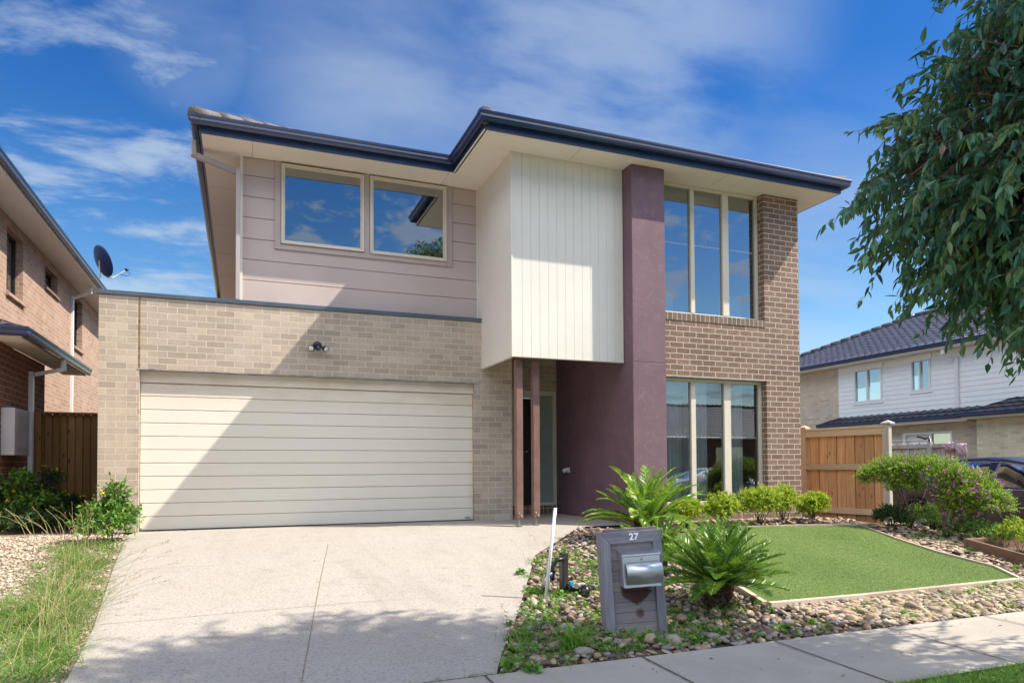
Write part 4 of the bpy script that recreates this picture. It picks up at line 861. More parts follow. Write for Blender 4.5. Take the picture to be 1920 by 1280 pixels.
        part('headlight', MB().tube([(sd_*.74, .10-2.4, .60), (sd_*.80, .35-2.4, .66), (sd_*.86, .55-2.4, .70)], [.05, .06, .02], 8), M['lens'], t)
        part('tail_light', MB().tube([(sd_*.66, 4.79-2.4, .82), (sd_*.80, 4.66-2.4, .85), (sd_*.88, 4.4-2.4, .88)], [.05, .06, .02], 8), plain('tail_red', (.4, .02, .02), .2), t)
        for a_ in AX:
            y_ = a_-2.4; tr = []; prof = [(.24, .02), (.32, .0), (.335, .03), (.335, .17), (.32, .2), (.24, .2)]; n = 32; vs_ = []
            for k in range(n):
                an = k*2*math.pi/n; vs_ += [(sd_*(.905-d_), y_+r_*math.cos(an), .335+r_*math.sin(an)) for r_, d_ in prof]
            p_ = len(prof); fs = [(k*p_+j, ((k+1) % n)*p_+j, ((k+1) % n)*p_+(j+1) % p_, k*p_+(j+1) % p_) for k in range(n) for j in range(p_)]
            tyre = part('wheel', MB().add(vs_, fs, smooth=True), M['rubber'], t)
            rm = MB()
            for k in range(10):
                an = k*math.pi/5; c_ = Vector((0, math.cos(an), math.sin(an))); o_ = Vector((sd_*.885, y_, .335)); rm.tube([o_+c_*.03, o_+c_*.235], [.026, .016], 6)
            ring = [Vector((sd_*.885, y_+.235*math.cos(k*.2094), .335+.235*math.sin(k*.2094))) for k in range(31)]; rm.tube(ring, .014, 6, cap=False); rm.tube([(sd_*.86, y_, .335), (sd_*.9, y_, .335)], .05, 14); rm.tube([(sd_*.78, y_, .335), (sd_*.80, y_, .335)], .23, 20)
            part('rim', rm, M['alloy'], tyre)
            n = 24; ar = [(sd_*.915, y_+(RW+.045)*math.cos(k*math.pi/n*1.16-.25), .33+(RW+.045)*math.sin(k*math.pi/n*1.16-.25)) for k in range(n+1)]; part('wheel_arch', MB().tube(ar, .022, 6), paint, t)
            n = 20; vs_ = []
            for k in range(n+1):
                an = k*math.pi/n*1.2-.3; vs_ += [(sd_*.91, y_+(RW+.03)*math.cos(an), .33+(RW+.03)*math.sin(an)), (sd_*.6, y_+(RW+.03)*math.cos(an), .33+(RW+.03)*math.sin(an))]
            part('wheel_well', MB().add(vs_, [(2*k, 2*k+2, 2*k+3, 2*k+1) for k in range(n)]), M['black'], t)
    m = MB(); m.box(-.45, .45, -2.43, -2.38, .38, .6); part('grille', m, M['black'], t, .02)
    t.location = loc; t.rotation_euler = (0, 0, rz); return t
build_car('parked_car', (12.12, 7.62, -.50), R_(0), 'dark navy sedan parked behind the flowering shrubs', M['carpaint'])
build_car('white_parked_car', (16.0, -2.2, -.67), R_(90), 'white sedan parked at the kerb, mirrored in the ground-floor window', M['carwhite'])

# ------------------------------------------------------------------ letterbox
lb = thing('letterbox', (2.50, 4.515, -.40), 'grey timber letterbox stand with stainless steel box and number 27', 'letterbox'); ORG[lb.name] = Vector((0, 0, 0))
lb.rotation_euler = Matrix.Rotation(R_(-16), 3, 'Z').__matmul__(Matrix.Rotation(R_(-3.4), 3, 'Y')).to_euler()
W_, H_ = .455, .735; sw_, tw_ = .066, .085
m = MB(); m.prism([(0, 0, -.12), (sw_, 0, -.12), (sw_, 0, H_-tw_-.001), (0, 0, H_-.001)], (0, .022, 0), .1); m.prism([(W_-sw_, 0, -.12), (W_, 0, -.12), (W_, 0, H_-.001), (W_-sw_, 0, H_-tw_-.001)], (0, .022, 0), .6); part('frame', m, M['mbwood'], lb, .002)
m = MB(); m.prism([(sw_+.0015, 0, H_-tw_), (W_-sw_-.0015, 0, H_-tw_), (W_-.001, 0, H_), (.001, 0, H_)], (0, .022, 0), .3); part('top_rail', m, M['mbrail'], lb, .002)
m = MB(); m.box(0.0, .02, .0225, .17, -.12, H_-.001, .4); m.box(W_-.02, W_, .0225, .17, -.12, H_-.001, .4); part('side_board', m, M['mbwood'], lb, .002)
m = MB(); m.box(.0205, W_-.0205, .0225, .17, H_-.02, H_-.001, .4); m.box(.0205, W_-.0205, .15, .17, 0, H_-.021, .5); part('back_board', m, M['mbrail'], lb, .002)
m = MB(); z = -.1
while z < H_-.03: m.box(.021, W_-.021, .03, .048, z, z+.0755, random.random()); z += .078
part('slat', m, M['mbslat'], lb, .0025)
bx = part('steel_box', MB().prism([(.125, .03, .34), (.125, -.105, .34), (.125, -.105, .565), (.125, .03, .595)], (.275, 0, 0)), M['stainless'], lb, .003)
part('lid', MB().prism([(.118, .028, .597), (.118, -.12, .567), (.118, -.12, .578), (.118, .028, .608)], (.289, 0, 0)), M['stainless'], bx, .002)
part('lock_panel', MB().box(.133, .392, -.111, -.1055, .522, .560), M['stainless'], bx, .002)
part('lock', MB().tube([(.262, -.1112, .543), (.262, -.117, .543)], .009, 16), M['galv'], bx)
m = MB(); n = 16; cv = []
for k in range(n+1):
    t_ = k/n; zz = .515-.155*t_; cv.append((-.112-.052*math.sin(math.pi*(t_**.75))**.9-.012*(1-t_), zz))
vs = []
for y_, z_ in cv: vs += [(.138, y_, z_), (.40, y_, z_)]
m.add(vs, [(2*k, 2*k+2, 2*k+3, 2*k+1) for k in range(n)], smooth=True); fp = part('flap', m, M['stainless'], bx); q = fp.modifiers.new('s', 'SOLIDIFY'); q.thickness = .003
m = MB(); m.add([(.140, y_, z_) for y_, z_ in cv]+[(.140, -.1065, .36), (.140, -.1065, .515)], [tuple(range(n+3))]); m.add([(.398, y_, z_) for y_, z_ in cv]+[(.398, -.1065, .36), (.398, -.1065, .515)], [tuple(range(n+3))]); part('slot_side', m, M['black'], bx)
part('bottom_lip', MB().box(.127, .398, -.113, -.1055, .341, .356), M['stainless'], bx, .001)
fc = bpy.data.curves.new('number', 'FONT'); fc.body = '27'; fc.size = .068; fc.extrude = .0015; fc.align_x = 'CENTER'; fc.offset = .0022; fc.space_character = 1.05
fo = bpy.data.objects.new('tmp', fc); COL.objects.link(fo); dg = bpy.context.evaluated_depsgraph_get(); me = bpy.data.meshes.new_from_object(fo.evaluated_get(dg)); bpy.data.objects.remove(fo)
me.transform(Matrix.Translation((.245, -.002, H_-.063)) @ Matrix.Rotation(R_(90), 4, 'X')); me.materials.clear(); me.materials.append(M['num']); part('number', me, None, lb)

# white stake and water service
solo('plastic_stake', MB().tube([(2.44, 5.5, -.36), (2.535, 5.48, .47)], .0145, 12), M['white'], 'white plastic pipe stake leaning beside the driveway edge', 'stake')
M['darkpost'] = wood('post_dark', (.035, .03, .028), (.07, .06, .055), (.05, .04, .035), grain=(30, 30, 2))
ws_ = thing('water_meter_assembly', (2.70, 5.66, -.3), 'black water pipes and blue taps fixed to a short post', 'water meter')
def wp(u, v, Y=5.62): return Vector((2.70+(u-1058)/190., Y, .815-(v-877)/210.))
part('post', MB().box(2.668, 2.732, 5.635, 5.695, -.35, .055), M['darkpost'], ws_, .004); part('post_strip', MB().box(2.660, 2.671, 5.61, 5.66, -.35, .04), M['black'], ws_)
part('pipe', MB().tube([wp(1056, 1047), wp(1041, 1048), wp(1036, 1054), wp(1030, 1070), wp(1029, 1078)], .020, 10).tube([wp(1036, 1054), wp(1034, 1076), wp(1033, 1086)], .017, 8).tube([wp(1034, 1066), wp(1037, 1069)], .024, 10), M['black'], ws_)
part('pipe', MB().tube([wp(1030, 1070), wp(1026, 1082), wp(1021, 1094), wp(1019, 1130)], [.026, .026, .024, .02], 10), M['black'], ws_)
part('meter_body', MB().tube([wp(1024, 1079), wp(1021, 1087), wp(1019, 1097)], [.028, .036, .03], 12), M['galv'], ws_)
M['blue'] = plain('valve_blue', (.02, .10, .55), .35); M['cyan'] = plain('valve_cyan', (.03, .33, .62), .35)
part('valve_cap', MB().tube([wp(1027, 1071), wp(1025, 1079)], .030, 12), M['blue'], ws_); part('valve_handle', MB().box(wp(1062, 1096).x, wp(1069, 1096).x, 5.58, 5.61, wp(0, 1097).z, wp(0, 1089).z), M['cyan'], ws_, .004)
part('pipe', MB().tube([wp(1060, 1100), wp(1068, 1102), wp(1078, 1106), wp(1090, 1110), wp(1099, 1114), wp(1100, 1122), wp(1098, 1145)], [.03, .03, .024, .024, .027, .02, .017], 10).tube([wp(1098, 1108), wp(1106, 1110)], .010, 8), M['black'], ws_)
part('pressure_valve', MB().tube([wp(1079, 1105, 5.57), wp(1083, 1107, 5.57), wp(1085, 1108, 5.57), wp(1092, 1111, 5.57), wp(1094, 1112, 5.57)], [.036, .056, .064, .056, .036], 16), M['black'], ws_)

# ------------------------------------------------------------------ lawn and beds
LAWN = [(4.20, 4.77), (7.38, 4.72), (7.69, 5.21), (7.76, 5.94), (8.0, 6.72), (8.38, 7.62), (6.6, 8.08), (5.3, 8.15), (4.42, 5.48)]
tag(part('artificial_lawn', sheet(LAWN, .0), M['turf_base']), 'flat artificial turf with pale timber edging in front of the brick wing', 'lawn', kind='stuff')
def inpoly(x, y, P):
    r = np.zeros(len(x), bool); j = len(P)-1
    for i in range(len(P)):
        xi, yi = P[i]; xj, yj = P[j]; c = ((yi > y) != (yj > y)) & (x < (xj-xi)*(y-yi)/(yj-yi+1e-12)+xi); r ^= c; j = i
    return r
def scatter(P, n, pad=0):
    x0, x1 = min(p[0] for p in P), max(p[0] for p in P); y0, y1 = min(p[1] for p in P), max(p[1] for p in P)
    x = rng.uniform(x0, x1, n); y = rng.uniform(y0, y1, n); k = inpoly(x, y, P); return x[k], y[k]
def pts3(x, y, dz=0.): return np.stack([x, y, gz(x, y)+dz], 1)
x, y = scatter(LAWN, 330000); keep = rng.random(len(x)) < np.clip(1.3-.13*(y-4.5), .45, 1); x, y = x[keep], y[keep]; n = len(x)
D = rng.normal(size=(n, 3))*[.45, .45, .1]+[0, 0, 1]
n0 = np.array([noise.noise(Vector((a*1.3, b*1.3, 0))) for a, b in zip(x[::1], y[::1])]) if n < 400000 else np.zeros(n)
o = part('turf_blades', np_mesh('turf_blades', *blades(pts3(x, y, -.002), D, rng.uniform(.010, .020, n), np.full(n, .0035), np.clip(rng.beta(2, 2.4, n)+n0*.35, 0, 1), nseg=1), M['grass_turf']), None)
tag(o, 'short green artificial grass blades of the lawn', 'lawn grass', kind='stuff')
m = MB()
def edge_board(a, b, w_, h, inset=0.):
    a = Vector((*a, 0)); b = Vector((*b, 0)); d = (b-a).normalized(); n_ = Vector((d.y, -d.x, 0)); k = max(1, int((b-a).length/.9))
    for i in range(k):
        p = a+(b-a)*(i/k); q = a+(b-a)*((i+1)/k)-d*.002
        v = []
        for P_, z in ((p, -.06), (p+n_*w_, -.06), (q+n_*w_, -.06), (q, -.06), (p, h), (p+n_*w_, h), (q+n_*w_, h), (q, h)): v.append((P_.x, P_.y, g(P_.x, P_.y)+z))
        m.add(v, [(0, 3, 2, 1), (4, 5, 6, 7), (0, 1, 5, 4), (1, 2, 6, 5), (2, 3, 7, 6), (3, 0, 4, 7)], random.random())
edge_board(LAWN[0], LAWN[1], .045, .035)
for i in range(1, 6): edge_board(LAWN[i], LAWN[i+1], .03, .022)
edge_board(LAWN[8], LAWN[0], .045, .035)
solo('lawn_edging', m, M['edge'], 'pale timber edging board round the artificial lawn', 'edging')
# planter sleeper on the right
pl = thing('planter_edging', (8.2, 5.2, -.3), 'low brown timber sleepers edging the raised bed at right', 'garden edging')
m = MB(); A = Vector((8.40, 6.00)); B = Vector((7.92, 4.3)); d = (B-A).normalized(); n_ = Vector((-d.y, d.x))
for i in range(2):
    p, q = A+(B-A)*i/2, A+(B-A)*(i+1)/2-d*.006; m.add([(P.x, P.y, g(P.x, P.y)+z) for P, z in ((p, -.05), (q, -.05), (q+n_*.05, -.05), (p+n_*.05, -.05), (p, .12), (q, .12), (q+n_*.05, .12), (p+n_*.05, .12))], [(0, 3, 2, 1), (4, 5, 6, 7), (0, 1, 5, 4), (1, 2, 6, 5), (2, 3, 7, 6), (3, 0, 4, 7)], random.random())
M['sleeper'] = wood('sleeper_brown', (.19, .10, .065), (.27, .16, .11), (.23, .15, .11), grain=(5, 5, 30))
part('sleeper', m, M['sleeper'], pl, .006)
m = MB(); p, q = A, A+Vector((1.3, .1)); m.add([(P.x, P.y, g(min(P.x, 9.6), P.y)+z) for P, z in ((p, -.05), (q, -.05), (q+Vector((0, .05)), -.05), (p+Vector((0, .05)), -.05), (p, .12), (q, .12), (q+Vector((0, .05)), .12), (p+Vector((0, .05)), .12))], [(0, 3, 2, 1), (4, 5, 6, 7), (0, 1, 5, 4), (1, 2, 6, 5), (2, 3, 7, 6), (3, 0, 4, 7)]); part('sleeper', m, M['sleeper'], pl, .006)
DR = [(1.45, 4.0), (1.6, 4.32), (2.07, 5.2), (3.11, 7.27), (4.55, 9.0)]
BED = DR+[(5.3, 8.7), (5.3, 8.25), (4.42, 5.48), (4.15, 4.75), (7.38, 4.68), (8.3, 4.65), (12, 4.65), (12, 4.0)]
def put_stones(name, P, n, lo, hi, flat, mat, label, z=.0, extra=None, dens=None, **kw):
    x, y = scatter(P, n)
    if dens is not None: k = rng.random(len(x)) < dens(x, y); x, y = x[k], y[k]
    if extra: x = np.concatenate([x, extra[0]]); y = np.concatenate([y, extra[1]])
    n = len(x); s = lo+(hi-lo)*rng.beta(1.6, 3.0, n); big = rng.random(n) < .04; s[big] *= 1.6
    V, Fc, r = stones(pts3(x, y, 0)+np.stack([0*s, 0*s, -.026+s*.35+rng.uniform(0, .022, n)], 1), s, flat, rng.random(n))
    o = part(name, np_mesh(name, V, Fc, r, mat, True), None); return tag(o, label, 'pebbles', kind='stuff')
put_stones('river_pebbles', BED, 19000, .014, .040, .55, M['stone'], 'mixed river pebbles round the letterbox and cycads', dens=lambda x, y: np.clip(1.25-.1*(y-4), .5, 1)*np.where(x > 9, .4, 1))
put_stones('sunny_pebbles', [(4.6, 4.02), (12, 4.02), (12, 4.7), (7.4, 4.68), (4.3, 4.72)], 5200, .018, .046, .42, M['stone_tan'], 'flat tan pebbles between the lawn edging and footpath')
put_stones('edge_pebbles', [(7.5, 4.7), (8.1, 4.7), (8.38, 5.95), (9.4, 6.2), (9.4, 7.7), (8.55, 7.9), (8.08, 6.72), (7.83, 5.94), (7.76, 5.2)], 1900, .02, .05, .4, M['stone_tan'], 'flat tan stones along the right side of the lawn', dens=lambda x, y: np.where(y > 6.6, .3, 1))
put_stones('bed_stones', [(5.3, 8.27), (9.0, 8.2), (8.9, 8.9), (5.6, 8.95)], 420, .02, .05, .5, M['stone_tan'], 'scattered stones in the bed below the ground-floor window')
LB = [(-1.02, 4.1), (-.95, 4.7), (-1.0, 5.7), (-1.2, 7.9), (-1.36, 10.1), (-1.75, 10.3), (-4.5, 10.3), (-4.5, 4.1)]
put_stones('left_gravel', LB, 17000, .008, .024, .6, M['grav_left'], 'pinkish crushed gravel left of the driveway', dens=lambda x, y: np.where(x < -1.2-.0*y, 1, .6))
for i, (x, y, s, r, lab) in enumerate(((2.69, 4.24, .055, .49, 'rounded tan rock at the foot of the letterbox'), (2.78, 5.0, .062, .47, 'orange brown rock below the black water pipe'), (3.0, 5.02, .075, .22, 'dark grey flat rock left of the letterbox'), (3.22, 4.62, .05, .47, 'orange rock right of the letterbox'), (2.12, 4.16, .045, .62, 'pale rock at the path edge in front of the weeds'))):
    V, Fc, rr_ = stones(np.array([[0, 0, 0.]]), np.array([s]), .65, np.array([r])); o = part('rock', np_mesh('rock', V, Fc, rr_, M['stone'], True), None); o.location = (x, y, g(x, y)+s*.4); tag(o, lab, 'rock', 'larger rocks in the pebble bed')

# ------------------------------------------------------------------ plants
def sprig_leaves(cen, rad, ns_, nl, sl_, ll, lw, inner=.3, outer=.95, up=.25, spread=.5, base=.5, var=.25, squash_bottom=True, hang=0., trng=None):
    cen = np.array(cen, float); rad = np.array(rad, float)
    d = rdirs(ns_); d[:, 2] = np.where(d[:, 2] < -.35, -d[:, 2]*.7, d[:, 2]) if squash_bottom else d[:, 2]
    k = inner+(outer-inner)*rng.random(ns_)**.6
    lump = 1+.12*np.sin(d[:, 0]*5+cen[0])*np.cos(d[:, 1]*4+cen[1]*3)+.10*np.sin(d[:, 2]*7+cen[0]*5)
    p0 = cen+d*rad*(k*lump)[:, None]; sd = nrm(d+rng.normal(size=(ns_, 3))*spread+[0, 0, up])
    t = np.linspace(.05, 1, nl)[None]*np.ones((ns_, 1)); sl2 = sl_*rng.uniform(.6, 1.25, ns_)
    P = p0[:, None]+sd[:, None]*(t*sl2[:, None])[..., None]
    P[..., 2] -= hang*(t*sl2[:, None])**2
    LD = sd[:, None]*.6+rng.normal(size=(ns_, nl, 3))*.75+np.array([0, 0, -hang*.4])
    r0 = base+var*rng.normal(size=ns_)
    shade = (k-.65)*.5+d[:, 2]*.10
    r = np.clip(r0[:, None]+rng.normal(size=(ns_, nl))*.10+t*.12+0*shade[:, None], 0, 1)
    n = ns_*nl; L_ = ll*rng.uniform(.65, 1.25, n)
    return (P.reshape(-1, 3), LD.reshape(-1, 3), L_, lw*rng.uniform(.7, 1.2, n), r.ravel()), p0, sd, sl2
def twigs(p0, sd, sl2, rad, hang=0.):
    n = len(p0); a = nrm(np.cross(sd, [0, 0, 1.]+rng.normal(size=(n, 3))*.1)); b = np.cross(sd, a); V = []
    for t, rr_ in ((-.5, 1.3), (.4, 1.), (1., .4)):
        c = p0+sd*(sl2*t)[:, None]; c[:, 2] -= hang*(sl2*max(t, 0))**2
        for k in range(3): V.append(c+(a*math.cos(k*2.094)+b*math.sin(k*2.094))*rad*rr_)
    V = np.stack(V, 1); k = 9; fs = []
    for j in range(2):
        for i in range(3): fs += [(3*j+i, 3*j+(i+1) % 3, 3*j+3+(i+1) % 3), (3*j+i, 3*j+3+(i+1) % 3, 3*j+3+i)]
    return V.reshape(-1, 3), (np.arange(n)[:, None, None]*k+np.array(fs)[None]).reshape(-1, 3), np.full(n*k, .5)
def shrub(name, loc, label, cat, group, crowns, mat, stems, leaf, ns_, nl, sl_, fl=None, flmat=None, up=.25, nstem=7, base=.5, var=.25, twig='bark', inner=.3, outer=.95, spread=.5):
    t = thing(name, loc, label, cat, group); L_ = []; TW = []; FP = []
    for c, r_ in crowns:
        c = np.array(c); lv, p0, sd, s2 = sprig_leaves(c, r_, int(ns_*np.prod(r_)**(2/3)/ (np.mean([np.prod(q[1])**(2/3) for q in crowns])*len(crowns))), nl, sl_, *leaf, up=up, base=base, var=var, inner=inner, outer=outer, spread=spread)
        L_.append(leaves(*lv, nseg=2)); TW.append(twigs(p0, sd, s2, .0018)); FP.append((p0+sd*(s2*1.05)[:, None], sd))
    o = part('foliage', np_mesh('foliage', *cat3(L_), mat), None); o.parent = t; o.data.transform(Matrix.Translation(-Vector(loc)))
    m = MB(); c0 = Vector(tuple(crowns[0][0])); b0 = Vector(loc)
    for k in range(nstem):
        cc, rr_ = crowns[k % len(crowns)]; e = Vector([cc[i]+random.uniform(-.6, .6)*rr_[i] for i in range(3)]); md = b0.lerp(e, .45)+Vector((random.uniform(-.03, .03), random.uniform(-.03, .03), .02))
        m.add([], []); m.tube([b0+Vector((random.uniform(-.02, .02), random.uniform(-.02, .02), -.04)), md, e], [stems, stems*.65, stems*.2], 6)
    part('stem', m, M['bark'], t)
    V, F_, r_ = cat3(TW); tw_o = part('twigs', np_mesh('twigs', V, F_, r_, M[twig]), None); tw_o.parent = t; tw_o.data.transform(Matrix.Translation(-Vector(loc)))
    if fl:
        P = np.concatenate([a for a, b in FP]); S_ = np.concatenate([b for a, b in FP]); out_ = np.array([crowns[0][0]]); ix = rng.choice(len(P), fl, replace=False); cl_ = []
        for q in range(7):
            D = nrm(S_[ix]+rng.normal(size=(fl, 3))*1.1); cl_.append(leaves(P[ix]+D*.002, D, np.full(fl, .032), np.full(fl, .027), rng.random(fl), nseg=2))
        f_ = part('blossom', np_mesh('blossom', *cat3(cl_), flmat), None); f_.parent = t; f_.data.transform(Matrix.Translation(-Vector(loc)))
    return t
GS = 'golden shrubs under the window'
for (x, y, w_, h, lab) in ((6.02, 8.50, .24, .34, 'small golden shrub beside the plum wall, leftmost under the window'), (6.58, 8.42, .27, .37, 'golden shrub below the left window mullion'), (7.18, 8.3, .33, .47, 'largest golden shrub, below the right window pane'), (7.72, 8.40, .21, .44, 'upright golden shrub in front of the brick pier'), (8.32, 8.40, .22, .36, 'round golden shrub at the house corner by the fence')):
    z = g(x, y); shrub('golden_shrub', (x, y, z), lab, 'shrub', GS, [((x, y, z+h*.66), (w_, w_, h*.58)), ((x+.06, y-.05, z+h*.85), (w_*.6, w_*.6, h*.36)), ((x-.08, y+.02, z+h*.5), (w_*.75, w_*.75, h*.42))], M['leaf_gold'], .008, (.026, .011), 1100, 14, .06, up=.15, spread=.9, base=.62, nstem=9)
x, y = 9.01, 7.28; z = g(x, y)
shrub('flowering_shrub', (x, y, z), 'broad green shrub with sparse purple flowers nearest the fence', 'shrub', 'purple flowering shrubs', [((8.97, 7.46, .73), (.36, .40, .24)), ((8.86, 7.72, .64), (.26, .26, .25)), ((9.13, 7.15, .74), (.36, .36, .22)), ((8.95, 7.3, .52), (.28, .26, .17))], M['leaf_box'], .016, (.024, .010), 2600, 14, .08, fl=45, flmat=M['fl_purple'], up=.35, nstem=9, base=.6)
x, y = 8.87, 6.65; z = g(x, y)
shrub('flowering_shrub', (x, y, z), 'leaning green shrub covered in purple flowers in front of the car', 'shrub', 'purple flowering shrubs', [((9.12, 6.76, .64), (.34, .34, .25)), ((9.18, 6.53, .46), (.40, .37, .31)), ((9.24, 6.30, .29), (.31, .29, .23)), ((9.10, 6.62, .24), (.24, .26, .20))], M['leaf_box'], .020, (.024, .010), 3000, 14, .08, fl=170, flmat=M['fl_purple'], up=.3, nstem=9, base=.65)
shrub('dark_shrub', (8.80, 7.42, -.06), 'small dark green shrub at the foot of the timber fence', 'shrub', None, [((8.80, 7.42, .08), (.24, .20, .15))], M['leaf_dark'], .006, (.032, .016), 480, 10, .07, up=.3)
shrub('low_shrub', (9.15, 7.1, -.10), 'low leafy undergrowth between the flowering shrub trunks', 'shrub', None, [((9.15, 7.15, .06), (.30, .35, .20)), ((9.1, 6.45, -.06), (.35, .3, .14)), ((9.05, 6.15, -.10), (.3, .25, .12))], M['leaf_weed'], .004, (.035, .016), 700, 9, .08, up=.4, base=.65)
shrub('yellow_green_shrub', (8.95, 5.72, -.26), 'yellow green shrub in the raised bed at the right edge', 'shrub', None, [((8.98, 5.72, -.06), (.28, .28, .19)), ((9.2, 5.5, -.02), (.3, .3, .2))], M['leaf_gold'], .005, (.028, .013), 620, 12, .09, up=.6, base=.5, spread=.8)

# cycads
def frond_mesh(L_, arch, seed, mat, lw=.008, ll=.13, vee=.5, npair=50):
    r = random.Random(seed); P = []; D = []; Ls = []; Ws = []; R = []; ax = []
    n = 26
    for i in range(n+1):
        t = i/n; an = R_(62)-arch*t*t*1.0-arch*.15*t; ax.append(an)
    pts = [Vector((0, 0, 0))]
    for i in range(n): pts.append(pts[-1]+Vector((math.cos(ax[i]), 0, math.sin(ax[i])))*(L_/n))
    base = r.uniform(.1, .55)
    for k in range(npair):
        t = .12+.88*k/npair; f = t*n; i = min(int(f), n-1); p = pts[i].lerp(pts[i+1], f-i); tg = (pts[i+1]-pts[i]).normalized(); up = Vector((-tg.z, 0, tg.x))
        pl_ = math.sin(math.pi*min(1, (t*.92+.10)))**.55
        for s in (-1, 1):
            d = (tg*(.45+.65*t)+Vector((0, s, 0))*1.0+up*vee).normalized()
            d = (d+Vector((r.gauss(0, .02), r.gauss(0, .02), r.gauss(0, .02)))).normalized()
            P.append(p); D.append(d); Ls.append(ll*pl_*r.uniform(.92, 1.05)); Ws.append(lw); R.append(min(1, max(0, base+r.gauss(0, .12)+t*.18)))
    V, F_, q = leaves(np.array([v[:] for v in P]), np.array([v[:] for v in D]), np.array(Ls), np.array(Ws), np.array(R), droop=.02, nseg=2)
    m = MB().tube([v[:] for v in pts], [.007*(1-.8*i/n)+.0015 for i in range(n+1)], 5, .75)
    V2 = np.array([v[:] for v in m.v]); F2 = []
    for f in m.f:
        for j in range(1, len(f)-1): F2.append((f[0], f[j], f[j+1]))
    return np_mesh('frond', *cat3([(V, F_, q), (V2, np.array(F2), np.full(len(V2), .8))]), mat)
def cycad(loc, label, nf, L_, tr, th, archs, seed, ll=.13, mat='leaf_cycad', lw=.008, up0=80, up1=15, vee=.5):
    r = random.Random(seed); t = thing('cycad', loc, label, 'cycad', 'cycads in the pebble bed'); b = Vector(loc)
    m = MB(); n = 9
    m.tube([b+Vector((0, 0, -.05)), b+Vector((0, 0, th*.3)), b+Vector((0, 0, th*.8)), b+Vector((0, 0, th))], [tr*.9, tr, tr*.95, tr*.55], 16)
    for k in range(150):
        an = r.uniform(0, 6.283); zz = r.uniform(-.02, th); q = b+Vector((math.cos(an)*tr*.9, math.sin(an)*tr*.9, zz)); o_ = Vector((math.cos(an), math.sin(an), r.uniform(.5, 1.2)))
        m.tube([q, q+o_*.045], [.014, .003], 4, r.random())
    part('trunk', m, M['palm_trunk'], t)
    ms = [frond_mesh(L_*r.uniform(.85, 1.1), R_(a), seed*10+i, M[mat], ll=ll, lw=lw, vee=vee) for i, a in enumerate(archs)]
    for k in range(nf):
        f = k/nf; o = bpy.data.objects.new('frond', ms[int(r.uniform(0, len(ms)))]); COL.objects.link(o); o.parent = t
        tilt = R_(62-(up0+(up1-up0)*f**.9)+r.uniform(-6, 6)); az = k*2.39996+r.uniform(-.25, .25)
        o.rotation_euler = (Matrix.Rotation(az, 3, 'Z') @ Matrix.Rotation(tilt, 3, 'Y') @ Matrix.Rotation(r.uniform(-.25, .25), 3, 'X')).to_euler()
        o.location = (math.cos(az)*tr*.35*f, math.sin(az)*tr*.35*f, th*.9); s = 1.0-.12*r.random()+.05*f; o.scale = (s, s, s)
    return t
cycad((3.76, 4.88, g(3.76, 4.88)), 'dark green cycad with spiky upright fronds right of the letterbox', 62, .66, .105, .21, (10, 18, 28, 40), 3, ll=.125, lw=.012, up0=86, up1=0, vee=.42)
cycad((4.88, 7.75, g(4.88, 7.75)), 'bright green cycad with drooping fronds in front of the plum wall', 46, .88, .14, .24, (15, 25, 38, 50), 5, ll=.13, lw=.018, up0=86, up1=14, vee=.25)
cycad((3.97, 6.1, g(3.97, 6.1)), 'young cycad half hidden behind the letterbox', 26, .64, .06, .10, (15, 28, 40), 8, ll=.11, lw=.014, up0=82, up1=22, vee=.3)

# weeds and grass
def tuft(cx, cy, n, L_, spread, lean=.5, w_=.005, base=.5, curve=.35, nseg=3, var=.2):
    x = cx+rng.normal(size=n)*spread; y = cy+rng.normal(size=n)*spread; D = rng.normal(size=(n, 3))*[lean, lean, .05]+[0, 0, 1]
    return blades(pts3(x, y, -.01), D, L_*rng.uniform(.45, 1.15, n), w_*rng.uniform(.7, 1.3, n), np.clip(base+rng.normal(size=n)*var, 0, 1), curve=curve, nseg=nseg)
def clump(name, parts_, mat, label, cat='weeds', group=None, kind='stuff'):
    o = part(name, np_mesh(name, *cat3(parts_), mat), None); return tag(o, label, cat, group, kind)
def rosette(cx, cy, n, L_, w_, base=.5, up=.5, z=0.):
    x = cx+rng.normal(size=n)*L_*.35; y = cy+rng.normal(size=n)*L_*.35; D = rdirs(n); D[:, 2] = np.abs(D[:, 2])*.5+up*.6; P = pts3(x, y, z)+np.stack([0*x, 0*x, rng.uniform(0, L_*.8, n)], 1)
    return leaves(P, D, L_*rng.uniform(.5, 1.1, n), w_*rng.uniform(.6, 1.2, n), np.clip(base+rng.normal(size=n)*.2, 0, 1), droop=.3, nseg=2)
